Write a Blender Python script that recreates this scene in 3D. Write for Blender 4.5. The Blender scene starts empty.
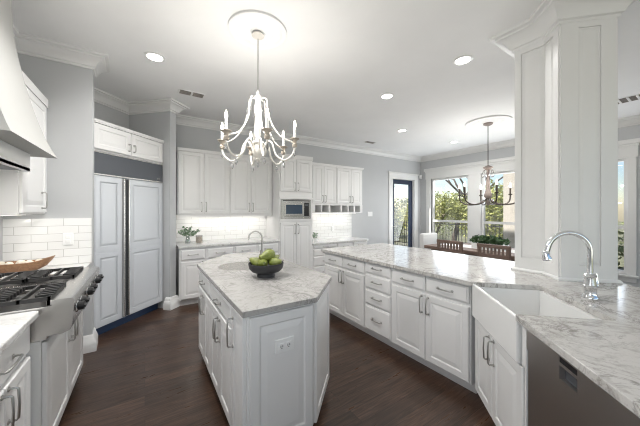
import bpy, bmesh, math, random
from mathutils import Vector, Matrix
from mathutils.geometry import tessellate_polygon
random.seed(7)
S = bpy.context.scene
PI = math.pi
Q = math.sqrt(0.5)
CEIL = 3.05

# ---------------------------------------------------------------- camera
FPX = 267.04
cd = bpy.data.cameras.new('camera'); cam = bpy.data.objects.new('camera', cd)
S.collection.objects.link(cam); S.camera = cam
cd.sensor_width = 36; cd.lens = 36 * FPX / 640
cd.shift_x = (320 - 318.8) / 640; cd.shift_y = (210.2 - 213) / 640
cd.clip_start = .02; cd.clip_end = 300
cam.location = (0, 0, 1.456); cam.rotation_euler = (PI / 2, 0, -math.radians(33.07))

# ---------------------------------------------------------------- sky, sun, exposure
W = bpy.data.worlds.new('world'); S.world = W; W.use_nodes = True
nt = W.node_tree; bg = nt.nodes['Background']
sky = nt.nodes.new('ShaderNodeTexSky'); sky.sky_type = 'NISHITA'
sky.sun_disc = False; sky.sun_elevation = math.radians(42); sky.sun_rotation = math.radians(20)
sky.air_density = 1.0; sky.dust_density = .6; sky.ozone_density = 1.5
nt.links.new(sky.outputs[0], bg.inputs[0]); bg.inputs[1].default_value = .14

def sun_lamp(energy, direction, color=(1, .96, .9)):
    l = bpy.data.lights.new('sun', 'SUN'); l.energy = energy; l.angle = .03; l.color = color
    o = bpy.data.objects.new('sun', l); S.collection.objects.link(o)
    o.rotation_euler = Vector(direction).to_track_quat('-Z', 'Y').to_euler(); o.location = (0, 0, 12)
sun_lamp(8.5, (.55, -.45, -.75))

def area(name, loc, direction, sx, sy, energy, color=(1, 1, 1)):
    l = bpy.data.lights.new(name, 'AREA'); l.shape = 'RECTANGLE'; l.size = sx; l.size_y = sy; l.energy = energy; l.color = color
    o = bpy.data.objects.new(name, l); S.collection.objects.link(o); o.location = loc
    o.rotation_euler = Vector(direction).to_track_quat('-Z', 'Y').to_euler()
    return o
# unseen fill lights added at the rear and left; daylight through the dining windows
area('fill_rear', (2.6, -3.3, 1.3), (0, .5, 1), 6.8, 2.2, 35, (.985, .99, 1))
area('fill_left', (-1.02, -.35, 1.6), (1, .3, .7), 2.0, 1.5, 24, (1, .985, .96))
for yc in (4.225, 2.845, 1.495): area('daylight_dining', (7.02, yc, 1.37), (-1, 0, .4), 1.0, 1.9, 18, (.88, .94, 1))
S.view_settings.view_transform = 'Standard'; S.view_settings.look = 'None'
C_ = S.cycles; C_.sample_clamp_indirect = 4; C_.caustics_reflective = False; C_.caustics_refractive = False; C_.filter_width = 1.1
S.view_settings.exposure = 0.12; S.view_settings.gamma = 1.0; S.view_settings.use_curve_mapping = False

# ---------------------------------------------------------------- materials
def mat(name, color, rough=.5, metal=0, **kw):
    m = bpy.data.materials.new(name); m.use_nodes = True
    b = m.node_tree.nodes['Principled BSDF']
    b.inputs['Base Color'].default_value = (*color, 1); b.inputs['Roughness'].default_value = rough
    b.inputs['Metallic'].default_value = metal
    for k, v in kw.items(): b.inputs[k.replace('_', ' ')].default_value = v
    return m
def N(m, t, **kw):
    n = m.node_tree.nodes.new(t)
    for k, v in kw.items(): setattr(n, k, v)
    return n
def LK(m, a, b): m.node_tree.links.new(a, b)
def pbsdf(m): return m.node_tree.nodes['Principled BSDF']
def ramp(m, fac, stops):
    r = N(m, 'ShaderNodeValToRGB'); e = r.color_ramp.elements
    while len(e) < len(stops): e.new(.5)
    for x, (p, c) in zip(e, stops): x.position = p; x.color = (*c, 1)
    LK(m, fac, r.inputs[0]); return r.outputs[0]
def noise(m, vec, scale, detail=4, rough=.55, dist=0):
    n = N(m, 'ShaderNodeTexNoise'); n.inputs['Scale'].default_value = scale; n.inputs['Detail'].default_value = detail
    n.inputs['Roughness'].default_value = rough; n.inputs['Distortion'].default_value = dist
    LK(m, vec, n.inputs['Vector']); return n.outputs['Fac']
def wpos(m, scale=(1, 1, 1), rot=(0, 0, 0)):
    g = N(m, 'ShaderNodeNewGeometry'); mp = N(m, 'ShaderNodeMapping')
    mp.inputs['Scale'].default_value = scale; mp.inputs['Rotation'].default_value = rot
    LK(m, g.outputs['Position'], mp.inputs['Vector']); return mp.outputs[0]
def mixc(m, f, a, b, mode='MIX'):
    n = N(m, 'ShaderNodeMix', data_type='RGBA', blend_type=mode)
    for v, i in ((f, 0), (a, 6), (b, 7)):
        if isinstance(v, (int, float)): n.inputs[i].default_value = v
        elif isinstance(v, tuple): n.inputs[i].default_value = (*v, 1)
        else: LK(m, v, n.inputs[i])
    return n.outputs[2]
def bump(m, h, strength=.2, dist=.01):
    b = N(m, 'ShaderNodeBump'); b.inputs['Strength'].default_value = strength; b.inputs['Distance'].default_value = dist
    LK(m, h, b.inputs['Height']); LK(m, b.outputs[0], pbsdf(m).inputs['Normal'])

def paint(name, c, rough, var=.015, bscale=60, bs=.04):
    m = mat(name, c, rough)
    n = noise(m, wpos(m), 2.5, 3)
    LK(m, ramp(m, n, [(.3, tuple(x * (1 - var) for x in c)), (.7, tuple(min(1, x * (1 + var)) for x in c))]), pbsdf(m).inputs['Base Color'])
    if bs >= .1: bump(m, noise(m, wpos(m), bscale, 2), bs, .004)
    return m
M_CAB = paint('cabinet white paint', (.80, .797, .79), .32, bs=.01)
M_FRID = paint('white lacquer with cool light tint', (.62, .645, .68), .25, bs=.01)  # bluish tint of reflected cool light painted into the white panel colour
M_TRIM = paint('trim white paint', (.80, .80, .79), .35, bs=.01)
M_CEIL = paint('ceiling plaster', (.90, .90, .895), .85, bscale=40, bs=.25)
M_WALL = paint('grey wall paint', (.54, .55, .56), .75)
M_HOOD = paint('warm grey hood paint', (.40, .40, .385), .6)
M_NICKEL = mat('brushed nickel', (.50, .49, .47), .28, 1)
M_CHROME = mat('chrome', (.80, .81, .82), .10, 1)
M_BLACK = mat('black plastic', (.012, .012, .013), .35)
M_IRON = mat('cast iron', (.028, .027, .027), .5)
M_PAN = mat('dark enamel', (.06, .058, .056), .35)
M_GRILLE = mat('slate grey grille', (.10, .107, .12), .4, .4)
M_NAVY = mat('navy paint', (.010, .022, .055), .4)
M_CERAM = mat('white fireclay', (.83, .83, .82), .12)
M_PLATE = mat('white plastic plate', (.86, .86, .85), .3)
M_DARKGAP = mat('dark gap', (.02, .02, .02), .8)

def stainless(name, c, rough, sc):
    m = mat(name, c, rough, 1)
    return m
M_STEEL = stainless('stainless steel', (.64, .62, .595), .27, (1, 1, 40))
M_DWSTEEL = stainless('dark stainless steel', (.56, .54, .52), .32, (1, 1, 60))

def wood_floor():
    m = mat('dark hardwood planks', (.06, .03, .02), .3)
    p = wpos(m)
    br = N(m, 'ShaderNodeTexBrick'); br.offset = .37; br.offset_frequency = 2
    LK(m, p, br.inputs['Vector'])
    br.inputs['Scale'].default_value = 1; br.inputs['Brick Width'].default_value = 1.25; br.inputs['Row Height'].default_value = .125
    br.inputs['Mortar Size'].default_value = .0014; br.inputs['Mortar Smooth'].default_value = .3; br.inputs['Bias'].default_value = 0
    br.inputs['Color1'].default_value = (0, 0, 0, 1); br.inputs['Color2'].default_value = (1, 1, 1, 1); br.inputs['Mortar'].default_value = (.5, .5, .5, 1)
    # each plank shifts the grain
    sx = N(m, 'ShaderNodeVectorMath', operation='MULTIPLY'); sx.inputs[1].default_value = (7.3, 3.1, 1)
    LK(m, br.outputs['Color'], sx.inputs[0])
    ad = N(m, 'ShaderNodeVectorMath', operation='ADD'); LK(m, p, ad.inputs[0]); LK(m, sx.outputs[0], ad.inputs[1])
    mp = N(m, 'ShaderNodeMapping'); mp.inputs['Scale'].default_value = (1.3, 17, 1); LK(m, ad.outputs[0], mp.inputs[0])
    g1 = noise(m, mp.outputs[0], 1.6, 6, .6, 2.2)
    mp2 = N(m, 'ShaderNodeMapping'); mp2.inputs['Scale'].default_value = (2.5, 60, 1); LK(m, ad.outputs[0], mp2.inputs[0])
    g2 = noise(m, mp2.outputs[0], 2, 3, .6, .5)
    base = ramp(m, g1, [(.28, (.026, .0135, .0085)), (.5, (.062, .035, .0235)), (.74, (.125, .077, .053))])
    fine = ramp(m, g2, [(.3, (.70, .70, .70)), (.7, (1.15, 1.12, 1.1))])
    c = mixc(m, 1.0, base, fine, 'MULTIPLY')
    tone = ramp(m, br.outputs['Color'], [(0, (.66, .65, .64)), (1, (1.3, 1.28, 1.26))])
    c = mixc(m, 1.0, c, tone, 'MULTIPLY')
    c = mixc(m, br.outputs['Fac'], c, (.012, .007, .005))
    LK(m, c, pbsdf(m).inputs['Base Color'])
    bump(m, g2, .12, .002)
    r = ramp(m, g1, [(.3, (.36, .36, .36)), (.7, (.26, .26, .26))]); LK(m, r, pbsdf(m).inputs['Roughness'])
    return m
M_FLOOR = wood_floor()

def granite(name, light, mid, dark, rough):
    m = mat(name, mid, rough)
    p = wpos(m)
    w = noise(m, p, 1.7, 5, .6, 1.2)
    big = noise(m, p, 5.5, 7, .68, 2.2)
    vein = noise(m, wpos(m, (1, 1, 1), (0, 0, .6)), 3.2, 8, .7, 3.0)
    spk = noise(m, p, 70, 3, .7)
    c = ramp(m, big, [(.32, mid), (.46, light), (.56, light), (.72, mid)])
    v = N(m, 'ShaderNodeMath', operation='SUBTRACT'); LK(m, vein, v.inputs[0]); v.inputs[1].default_value = .5
    a = N(m, 'ShaderNodeMath', operation='ABSOLUTE'); LK(m, v.outputs[0], a.inputs[0])
    vm = ramp(m, a.outputs[0], [(0, (1, 1, 1)), (.022, (.45, .45, .45)), (.05, (0, 0, 0))])
    f = mixc(m, 1.0, vm, ramp(m, w, [(.38, (0, 0, 0)), (.6, (.85, .85, .85))]), 'MULTIPLY')
    c = mixc(m, f, c, dark)
    c = mixc(m, 1.0, c, ramp(m, spk, [(.25, (.72, .71, .70)), (.42, (1, 1, 1))]), 'MULTIPLY')
    LK(m, c, pbsdf(m).inputs['Base Color']); pbsdf(m).inputs['Specular IOR Level'].default_value = .2; return m
M_GRAN = granite('pale granite', (.58, .565, .545), (.40, .382, .36), (.18, .165, .15), .13)
M_GRANI = granite('grey granite', (.43, .42, .405), (.31, .30, .288), (.20, .19, .185), .13)
M_QTZ = granite('white stone', (.69, .69, .68), (.62, .615, .60), (.42, .40, .38), .14)

def tile():
    m = mat('glossy white subway tile', (.86, .86, .84), .15)
    g = N(m, 'ShaderNodeNewGeometry'); sp = N(m, 'ShaderNodeSeparateXYZ'); LK(m, g.outputs['Position'], sp.inputs[0])
    cb = N(m, 'ShaderNodeCombineXYZ'); LK(m, sp.outputs[0], cb.inputs[0]); LK(m, sp.outputs[2], cb.inputs[1])
    br = N(m, 'ShaderNodeTexBrick'); LK(m, cb.outputs[0], br.inputs['Vector'])
    br.inputs['Scale'].default_value = 1; br.inputs['Brick Width'].default_value = .225; br.inputs['Row Height'].default_value = .0765
    br.inputs['Mortar Size'].default_value = .003; br.inputs['Mortar Smooth'].default_value = .4
    br.inputs['Color1'].default_value = (.86, .86, .845, 1); br.inputs['Color2'].default_value = (.83, .83, .815, 1); br.inputs['Mortar'].default_value = (.60, .59, .57, 1)
    LK(m, br.outputs['Color'], pbsdf(m).inputs['Base Color'])
    inv = N(m, 'ShaderNodeMath', operation='SUBTRACT'); inv.inputs[0].default_value = 1; LK(m, br.outputs['Fac'], inv.inputs[1])
    bump(m, inv.outputs[0], .5, .004); return m
M_TILE = tile()

def woodm(name, c1, c2, rough=.5, sc=(3, 3, 30)):
    m = mat(name, c1, rough)
    tc = N(m, 'ShaderNodeTexCoord'); mp = N(m, 'ShaderNodeMapping'); mp.inputs['Scale'].default_value = sc
    LK(m, tc.outputs['Object'], mp.inputs[0])
    LK(m, ramp(m, noise(m, mp.outputs[0], 2, 5, .6, 1.5), [(.3, c1), (.7, c2)]), pbsdf(m).inputs['Base Color']); return m
M_CHAIRW = woodm('weathered brown wood', (.13, .085, .065), (.24, .165, .13), .55)
M_BREADW = woodm('honey wood', (.20, .10, .05), (.33, .18, .09), .5, (14, 3, 14))
def emit(name, c, s):
    m = mat(name, c, .5); b = pbsdf(m); b.inputs['Emission Color'].default_value = (*c, 1); b.inputs['Emission Strength'].default_value = s; m.cycles.emission_sampling = 'NONE'; return m
M_LED = emit('lamp glow', (1, .95, .88), 14)
M_FLAME = emit('candle bulb glow', (1, .90, .74), 26)
M_STRIP = emit('light strip', (1, .96, .90), 2.5)
M_CHAND = paint('distressed white', (.74, .71, .66), .5, .10, 60, .2)
M_TAUPE = mat('antique taupe metal', (.42, .37, .31), .5)
M_TOE = mat('navy toe kick', (.022, .05, .115), .35)
M_BRONZE = mat('aged bronze', (.085, .07, .06), .4, .6)
M_ROSE = mat('rosy wood', (.24, .195, .175), .5)
def glass(name, f=.07, tint=(1, 1, 1)):
    m = bpy.data.materials.new(name); m.use_nodes = True; t = m.node_tree; t.nodes.clear()
    o = t.nodes.new('ShaderNodeOutputMaterial'); mx = t.nodes.new('ShaderNodeMixShader'); tr = t.nodes.new('ShaderNodeBsdfTransparent'); gl = t.nodes.new('ShaderNodeBsdfGlossy')
    gl.inputs['Roughness'].default_value = .02; tr.inputs[0].default_value = (*tint, 1)
    mx.inputs[0].default_value = f; t.links.new(tr.outputs[0], mx.inputs[1]); t.links.new(gl.outputs[0], mx.inputs[2]); t.links.new(mx.outputs[0], o.inputs[0]); return m
M_GLASS = glass('window glass')
M_CRYS = mat('crystal', (.95, .95, .95), .03, 0, Transmission_Weight=.8, IOR=1.5)
def leafm(name, a, b, d):
    m = mat(name, a, .6)
    LK(m, ramp(m, noise(m, wpos(m), 3.5, 3), [(.3, d), (.5, a), (.72, b)]), pbsdf(m).inputs['Base Color']); return m
M_LEAFY = leafm('yellow green leaves', (.38, .40, .11), (.56, .56, .22), (.17, .20, .06))
M_LEAFG = leafm('olive leaves', (.24, .28, .12), (.40, .42, .21), (.10, .13, .055))
M_LEAFD = leafm('dark houseplant leaves', (.045, .10, .035), (.09, .17, .06), (.02, .05, .02))
M_EUC = leafm('eucalyptus leaves', (.15, .24, .14), (.24, .34, .22), (.08, .14, .08))
M_BARK = woodm('bark', (.10, .08, .065), (.20, .165, .14), .9, (6, 6, 2))
def pearm():
    m = mat('green pear skin', (.34, .40, .09), .4)
    LK(m, ramp(m, noise(m, wpos(m), 30, 3), [(.35, (.13, .165, .025)), (.65, (.25, .28, .07))]), pbsdf(m).inputs['Base Color']); return m
M_PEAR = pearm()

# ---------------------------------------------------------------- mesh helpers
class MB:
    def __init__(s): s.v = []; s.f = []
    def add(s, vs, fs, T=None):
        o = len(s.v)
        s.v += [tuple(T @ Vector(p)) if T else tuple(p) for p in vs]
        s.f += [tuple(i + o for i in f) for f in fs]; return s
    def box(s, x0, x1, y0, y1, z0, z1, T=None):
        vs = [(x, y, z) for z in (z0, z1) for y in (y0, y1) for x in (x0, x1)]
        return s.add(vs, [(0, 2, 3, 1), (4, 5, 7, 6), (0, 1, 5, 4), (2, 6, 7, 3), (0, 4, 6, 2), (1, 3, 7, 5)], T)
    def bbox(s, x0, x1, y0, y1, z0, z1, b=.004, T=None):   # box with chamfered edges
        bm = bmesh.new(); bmesh.ops.create_cube(bm, size=1)
        bmesh.ops.transform(bm, matrix=Matrix.Translation(((x0 + x1) / 2, (y0 + y1) / 2, (z0 + z1) / 2)) @ Matrix.Diagonal((x1 - x0, y1 - y0, z1 - z0, 1)), verts=bm.verts)
        bmesh.ops.bevel(bm, geom=bm.edges[:], offset=b, segments=2, affect='EDGES', profile=.5)
        return s.bm(bm, T)
    def bm(s, bm, T=None):
        bm.verts.index_update()
        s.add([v.co.copy() for v in bm.verts], [[v.index for v in f.verts] for f in bm.faces], T); bm.free(); return s
    def prism(s, poly, z0, z1, hole=None, T=None):
        area2 = sum(poly[i - 1][0] * poly[i][1] - poly[i][0] * poly[i - 1][1] for i in range(len(poly)))
        if area2 < 0: poly = poly[::-1]
        loops = [poly] + ([hole] if hole else [])
        allp = [p for l in loops for p in l]; n = len(allp)
        tris = tessellate_polygon([[Vector((p[0], p[1], 0)) for p in l] for l in loops])
        vs = [(p[0], p[1], z0) for p in allp] + [(p[0], p[1], z1) for p in allp]; fs = []
        for t in tris:
            a, b, c = [allp[i] for i in t]
            if (b[0] - a[0]) * (c[1] - a[1]) - (b[1] - a[1]) * (c[0] - a[0]) < 0: t = t[::-1]
            fs.append(tuple(i + n for i in t)); fs.append(tuple(t[::-1]))
        m = len(poly)
        for i in range(m): j = (i + 1) % m; fs.append((i, j, j + n, i + n))
        if hole:
            k = len(hole)
            for i in range(k): j = (i + 1) % k; fs.append((m + i, m + j, m + j + n, m + i + n))
        return s.add(vs, fs, T)
    def lathe(s, prof, n=20, T=None, a0=0, a1=2 * PI):
        vs = []; fs = []; full = abs(a1 - a0 - 2 * PI) < 1e-6; k = n if full else n + 1
        for r, z in prof:
            for i in range(k):
                a = a0 + (a1 - a0) * i / n; vs.append((r * math.cos(a), r * math.sin(a), z))
        for j in range(len(prof) - 1):
            for i in range(n):
                i2 = (i + 1) % k
                fs.append((j * k + i, j * k + i2, (j + 1) * k + i2, (j + 1) * k + i))
        if full:
            if prof[0][0] > 1e-5: fs.append(tuple(range(k))[::-1])
            if prof[-1][0] > 1e-5: fs.append(tuple(range((len(prof) - 1) * k, len(prof) * k)))
        return s.add(vs, fs, T)
    def tube(s, pts, r, n=8, T=None):
        pts = [Vector(p) for p in pts]; rs = r if isinstance(r, (list, tuple)) else [r] * len(pts)
        vs = []; fs = []; prev = None
        for i, p in enumerate(pts):
            t = (pts[min(i + 1, len(pts) - 1)] - pts[max(i - 1, 0)]).normalized()
            if prev is None:
                a = Vector((0, 0, 1)) if abs(t.z) < .9 else Vector((1, 0, 0)); u = t.cross(a).normalized()
            else:
                u = (prev - t * prev.dot(t)).normalized()
            prev = u; w = t.cross(u)
            for k in range(n):
                a = 2 * PI * k / n; vs.append(p + (u * math.cos(a) + w * math.sin(a)) * rs[i])
        for i in range(len(pts) - 1):
            for k in range(n):
                k2 = (k + 1) % n; fs.append((i * n + k, i * n + k2, (i + 1) * n + k2, (i + 1) * n + k))
        fs.append(tuple(range(n))[::-1]); fs.append(tuple(range((len(pts) - 1) * n, len(pts) * n)))
        return s.add(vs, fs, T)
    def ball(s, c, r, n=12, T=None, sc=(1, 1, 1)):
        prof = [(max(1e-6, math.sin(PI * i / n)) , -math.cos(PI * i / n)) for i in range(n + 1)]
        prof[0] = (1e-6, -1); prof[-1] = (1e-6, 1)
        m = Matrix.Translation(c) @ Matrix.Diagonal((r * sc[0], r * sc[1], r * sc[2], 1))
        return s.lathe(prof, n + 4, (T @ m) if T else m)
    def sweep(s, path, prof, closed=False):    # prof (out, z); out = right of travel
        P = [Vector((p[0], p[1])) for p in path]; n = len(P); m = len(prof); vs = []; fs = []
        for i, p in enumerate(P):
            d0 = (p - P[i - 1]) if (i > 0 or closed) else None
            d1 = (P[(i + 1) % n] - p) if (i < n - 1 or closed) else None
            d0 = (d0 or d1).normalized(); d1 = (d1 or d0).normalized()
            n0 = Vector((d0.y, -d0.x)); n1 = Vector((d1.y, -d1.x)); b = (n0 + n1)
            b = b / max(.25, b.dot(n0)) if b.length > 1e-6 else n0
            for o, z in prof: vs.append((p.x + b.x * o, p.y + b.y * o, z))
        for i in range(n if closed else n - 1):
            for j in range(m):
                j2 = (j + 1) % m; i2 = (i + 1) % n
                fs.append((i * m + j, i2 * m + j, i2 * m + j2, i * m + j2))
        if not closed: fs.append(tuple(range(m))); fs.append(tuple(range((n - 1) * m, n * m))[::-1])
        return s.add(vs, fs)
    def build(s, name, m, parent=None, smooth=False, loc=None, fixn=True):
        me = bpy.data.meshes.new(name); me.from_pydata(s.v, [], s.f); me.update()
        if fixn:
            bm = bmesh.new(); bm.from_mesh(me); bmesh.ops.recalc_face_normals(bm, faces=bm.faces[:]); bm.to_mesh(me); bm.free()
        me.materials.append(m)
        if smooth:
            me.polygons.foreach_set('use_smooth', [True] * len(me.polygons))
            me.set_sharp_from_angle(angle=math.radians(40))
        o = bpy.data.objects.new(name, me); S.collection.objects.link(o)
        if parent: o.parent = parent
        if loc: o.location = loc
        return o
def tag(o, label, cat, group=None, kind=None):
    o['label'] = label; o['category'] = cat
    if group: o['group'] = group
    if kind: o['kind'] = kind
    return o
def thing(name, label, cat, loc=(0, 0, 0), rz=0, group=None):
    o = bpy.data.objects.new(name, None); S.collection.objects.link(o); o.empty_display_size = .1
    o.location = loc; o.rotation_euler = (0, 0, rz); return tag(o, label, cat, group)
def struct(name, mb, m, label, cat, smooth=False): return tag(mb.build(name, m, None, smooth), label, cat, None, 'structure')
def copy_tree(o, parent=None):
    c = o.copy(); S.collection.objects.link(c); c.parent = parent
    for ch in list(o.children): copy_tree(ch, c)
    return c
def arc(c, r, a0, a1, n, ax='xz'):
    return [(c[0] + r * math.cos(a0 + (a1 - a0) * i / n), c[1] + r * math.sin(a0 + (a1 - a0) * i / n)) for i in range(n + 1)]

# ---------------------------------------------------------------- room shell
def uk(u, k): return ((u + k) * Q, (u - k) * Q)
XL, YE, YB, XW, YR = -1.08, 3.60, 5.12, 7.04, -3.5
plan = [(XL, YR), (XL, YE), (-.455, YE), uk(2.36, -3.02), uk(2.36, -3.69), uk(3.40, -3.69), uk(3.40, -2.96), uk(3.52, -2.96), (.02, YB), (XW, YB), (XW, YR)]
struct('floor', MB().box(-1.6, XW + .15, YR - .2, YB + .4, -.12, 0), M_FLOOR, 'dark brown hardwood plank floor of the kitchen', 'floor')
struct('ceiling', MB().box(-1.6, XW + .15, YR - .2, YB + .4, CEIL, CEIL + .2), M_CEIL, 'white textured plaster ceiling over kitchen and dining area', 'ceiling')
def wall_seg(mb, p0, p1, z0=0, z1=CEIL, t=.1):
    p0 = Vector(p0); p1 = Vector(p1); d = (p1 - p0).normalized(); nl = Vector((-d.y, d.x)) * t
    mb.prism([tuple(p0), tuple(p1), tuple(p1 + nl), tuple(p0 + nl)], z0, z1)
    return mb
struct('wall_left', MB().box(XL - .1, XL, YR, -1.4, 0, CEIL).box(XL - .1, XL, .7, YE, 0, CEIL).box(XL - .1, XL, -1.4, .7, 2.45, CEIL).box(XL - .1, XL, -1.4, .7, 0, .95), M_WALL, 'grey painted wall behind the range and hood', 'wall')
struct('wall_end', MB().prism([(XL, YE), (-.455, YE), uk(2.36, -3.02), (-.62, 3.80), (XL, 3.80)], 0, CEIL), M_WALL, 'light grey wall end beside the range, left of the refrigerator', 'wall')
r_ = MB(); wall_seg(r_, uk(2.30, -3.10), plan[4]); wall_seg(r_, uk(2.26, -3.69), uk(3.40, -3.69))
struct('wall_recess', r_, M_WALL, 'shaded grey wall of the recess above the refrigerator', 'wall')
struct('wall_return', MB().prism([uk(3.40, -3.80), uk(3.40, -2.96), uk(3.52, -2.96), (.10, YB), (-.1, YB + .1)], 0, CEIL), M_WALL, 'grey wall return between the refrigerator and the back cabinets', 'wall')
DX0, DX1, DZ = 5.78, 6.72, 2.36
b_ = MB(); b_.box(-.1, DX0, YB, YB + .14, 0, CEIL); b_.box(DX1, XW + .12, YB, YB + .14, 0, CEIL); b_.box(DX0, DX1, YB, YB + .14, DZ, CEIL)
struct('wall_back', b_, M_WALL, 'pale grey back wall with white cabinets and a dark framed door', 'wall')
WINS = [(3.68, 4.77), (2.31, 3.38), (.96, 2.03)]; WZ0, WZ1 = .33, 2.37
w_ = MB(); ys = [YR] + [v for a in WINS[::-1] for v in a] + [YB + .14]
for i in range(0, len(ys), 2): w_.box(XW, XW + .14, ys[i], ys[i + 1], 0, CEIL)
for a, b in WINS: w_.box(XW, XW + .14, a, b, 0, WZ0); w_.box(XW, XW + .14, a, b, WZ1, CEIL)
struct('wall_window', w_, M_WALL, 'grey dining wall with three tall white framed windows', 'wall')
rr = MB(); rr.box(-1.2, -.6, YR - .1, YR, 0, CEIL); rr.box(6.2, XW + .1, YR - .1, YR, 0, CEIL); rr.box(-.6, 6.2, YR - .1, YR, 2.75, CEIL)
struct('wall_rear', rr, M_WALL, 'grey wall behind the camera with a wide glazed opening', 'wall')

CROWN = [(0, -.135), (.014, -.135), (.016, -.118), (.030, -.112), (.036, -.095), (.058, -.062), (.088, -.040), (.100, -.036), (.104, -.024), (.132, -.020), (.136, 0), (0, 0)]
def crown(path, name, label, sc=1.0, top=CEIL, closed=False):
    return struct(name, MB().sweep(path, [(o * sc, top - .0005 + z * sc) for o, z in CROWN], closed), M_TRIM, label, 'crown moulding', True)
crown([plan[0], plan[1], plan[2], plan[3], plan[4], plan[5], plan[6], plan[7], (.25, 4.728)], 'trim_1', 'white crown moulding above the range wall and refrigerator recess')
crown([(-.02, YB), plan[9], plan[10]], 'trim_2', 'white crown moulding along the back wall and dining wall')
# plinths at the wall ends
BASEP = [(0, 0), (.055, 0), (.055, .085), (.045, .10), (.040, .115), (.028, .125), (.024, .15), (.010, .165), (0, .17)]
struct('baseboard_end', MB().sweep([(-.60, YE), (-.455, YE), uk(2.36, -3.02)], [(o * .6, z) for o, z in BASEP]), M_TRIM, 'white moulded plinth at the foot of the wall end by the range', 'baseboard', True)
struct('baseboard_return', MB().sweep([uk(3.40, -3.03), uk(3.40, -2.96), uk(3.52, -2.96), uk(3.52, -3.04)], BASEP), M_TRIM, 'white moulded plinth of the wall return right of the refrigerator', 'baseboard', True)
struct('baseboard_back', MB().box(4.42, DX0 - .16, YB - .018, YB, 0, .14).box(DX1 + .16, XW, YB - .018, YB, 0, .14), M_TRIM, 'white baseboard along the back wall beside the door', 'baseboard')
struct('baseboard_window', MB().box(XW - .018, XW, YR, YB - .02, 0, .14), M_TRIM, 'white baseboard under the dining windows', 'baseboard')

# tile
struct('wall_tile_end', MB().box(XL, -.462, YE - .010, YE, .914, 1.375), M_TILE, 'white subway tile backsplash at the end of the range counter', 'backsplash')
struct('wall_tile_back', MB().box(.40, 2.048, YB - .010, YB, .914, 1.38), M_TILE, 'white tile backsplash under the long row of upper cabinets', 'backsplash')
struct('wall_tile_desk', MB().box(2.765, 4.30, YB - .010, YB, .79, 1.395), M_TILE, 'white tile backsplash right of the microwave tower', 'backsplash')

# ---------------------------------------------------------------- windows and the door
def window(i, y0, y1, label):
    z0, z1 = WZ0, WZ1; zm = 1.15
    fr = MB()
    for a, b in ((y0, y0 + .05), (y1 - .05, y1)): fr.box(XW + .03, XW + .11, a, b, z0, z1)
    for a, b in ((z0, z0 + .06), (z1 - .05, z1)): fr.box(XW + .03, XW + .11, y0 + .05, y1 - .05, a, b)
    fr.box(XW + .035, XW + .10, y0 + .05, y1 - .05, zm - .03, zm + .03)
    o = struct('window_%d' % i, fr, M_TRIM, label, 'window')
    MB().box(XW + .066, XW + .070, y0 + .05, y1 - .05, z0 + .06, zm - .03).box(XW + .066, XW + .070, y0 + .05, y1 - .05, zm + .03, z1 - .05).build('pane', M_GLASS, o)
    return o
window(1, *WINS[0], 'tall white sash window left of the mullion, nearest the dark door')
window(2, *WINS[1], 'tall white sash window behind the dining chandelier')
window(3, *WINS[2], 'tall white sash window seen right of the white column')
cs = MB(); a0, a1 = WINS[2][0] - .10, WINS[0][1] + .15
for a, b in ((WINS[0][1], a1), (WINS[1][1], WINS[0][0]), (WINS[2][1], WINS[1][0]), (a0, WINS[2][0])): cs.bbox(XW - .022, XW + .03, a, b, WZ0, WZ1, .003)
cs.bbox(XW - .028, XW + .03, a0 - .02, a1 + .02, WZ1, 2.56, .003); cs.bbox(XW - .045, XW, a0 - .03, a1 + .03, 2.56, 2.60, .004)
cs.bbox(XW - .07, XW, a0 - .05, a1 + .05, 2.60, 2.675, .006)
cs.bbox(XW - .06, XW + .03, a0 - .03, a1 + .03, WZ0 - .035, WZ0, .004); cs.bbox(XW - .02, XW, a0, a1, WZ0 - .12, WZ0 - .035, .003)
struct('trim_3', cs, M_TRIM, 'white casing and header around the dining windows', 'window casing')

dr = MB(); y0, y1 = YB + .05, YB + .10
dr.box(DX0 + .02, DX0 + .14, y0, y1, .01, DZ - .03); dr.box(DX1 - .14, DX1 - .02, y0, y1, .01, DZ - .03)
dr.box(DX0 + .14, DX1 - .14, y0, y1, DZ - .15, DZ - .03); dr.box(DX0 + .14, DX1 - .14, y0, y1, .01, .24)
d1 = struct('door_1', dr, M_NAVY, 'navy blue glazed door in the back wall by the dining area', 'door')
MB().box(DX0 + .14, DX1 - .14, y0 + .02, y0 + .026, .24, DZ - .15).build('pane', M_GLASS, d1)
MB().tube([(DX0 + .08, y0, 1.0), (DX0 + .08, y0 - .05, 1.0), (DX0 + .18, y0 - .05, 1.0)], .009).build('door_handle', M_NICKEL, d1, True)
for z in (.3, 1.1, 2.0): MB().tube([(DX0 + .02, y0 - .008, z), (DX0 + .02, y0 - .008, z + .1)], .008).build('hinge', M_BLACK, d1, True)
cs = MB()
for a, b in ((DX0 - .15, DX0), (DX1, DX1 + .15)): cs.bbox(a, b, YB - .022, YB, 0, DZ, .003)
cs.bbox(DX0 - .15, DX1 + .15, YB - .022, YB, DZ, DZ + .13, .003); cs.bbox(DX0 - .18, DX1 + .18, YB - .045, YB, DZ + .13, DZ + .165, .004)
cs.box(DX0, DX0 + .02, YB, YB + .14, 0, DZ).box(DX1 - .02, DX1, YB, YB + .14, 0, DZ).box(DX0, DX1, YB, YB + .14, DZ - .02, DZ)
struct('trim_4', cs, M_TRIM, 'white casing around the navy door', 'door casing')

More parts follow.
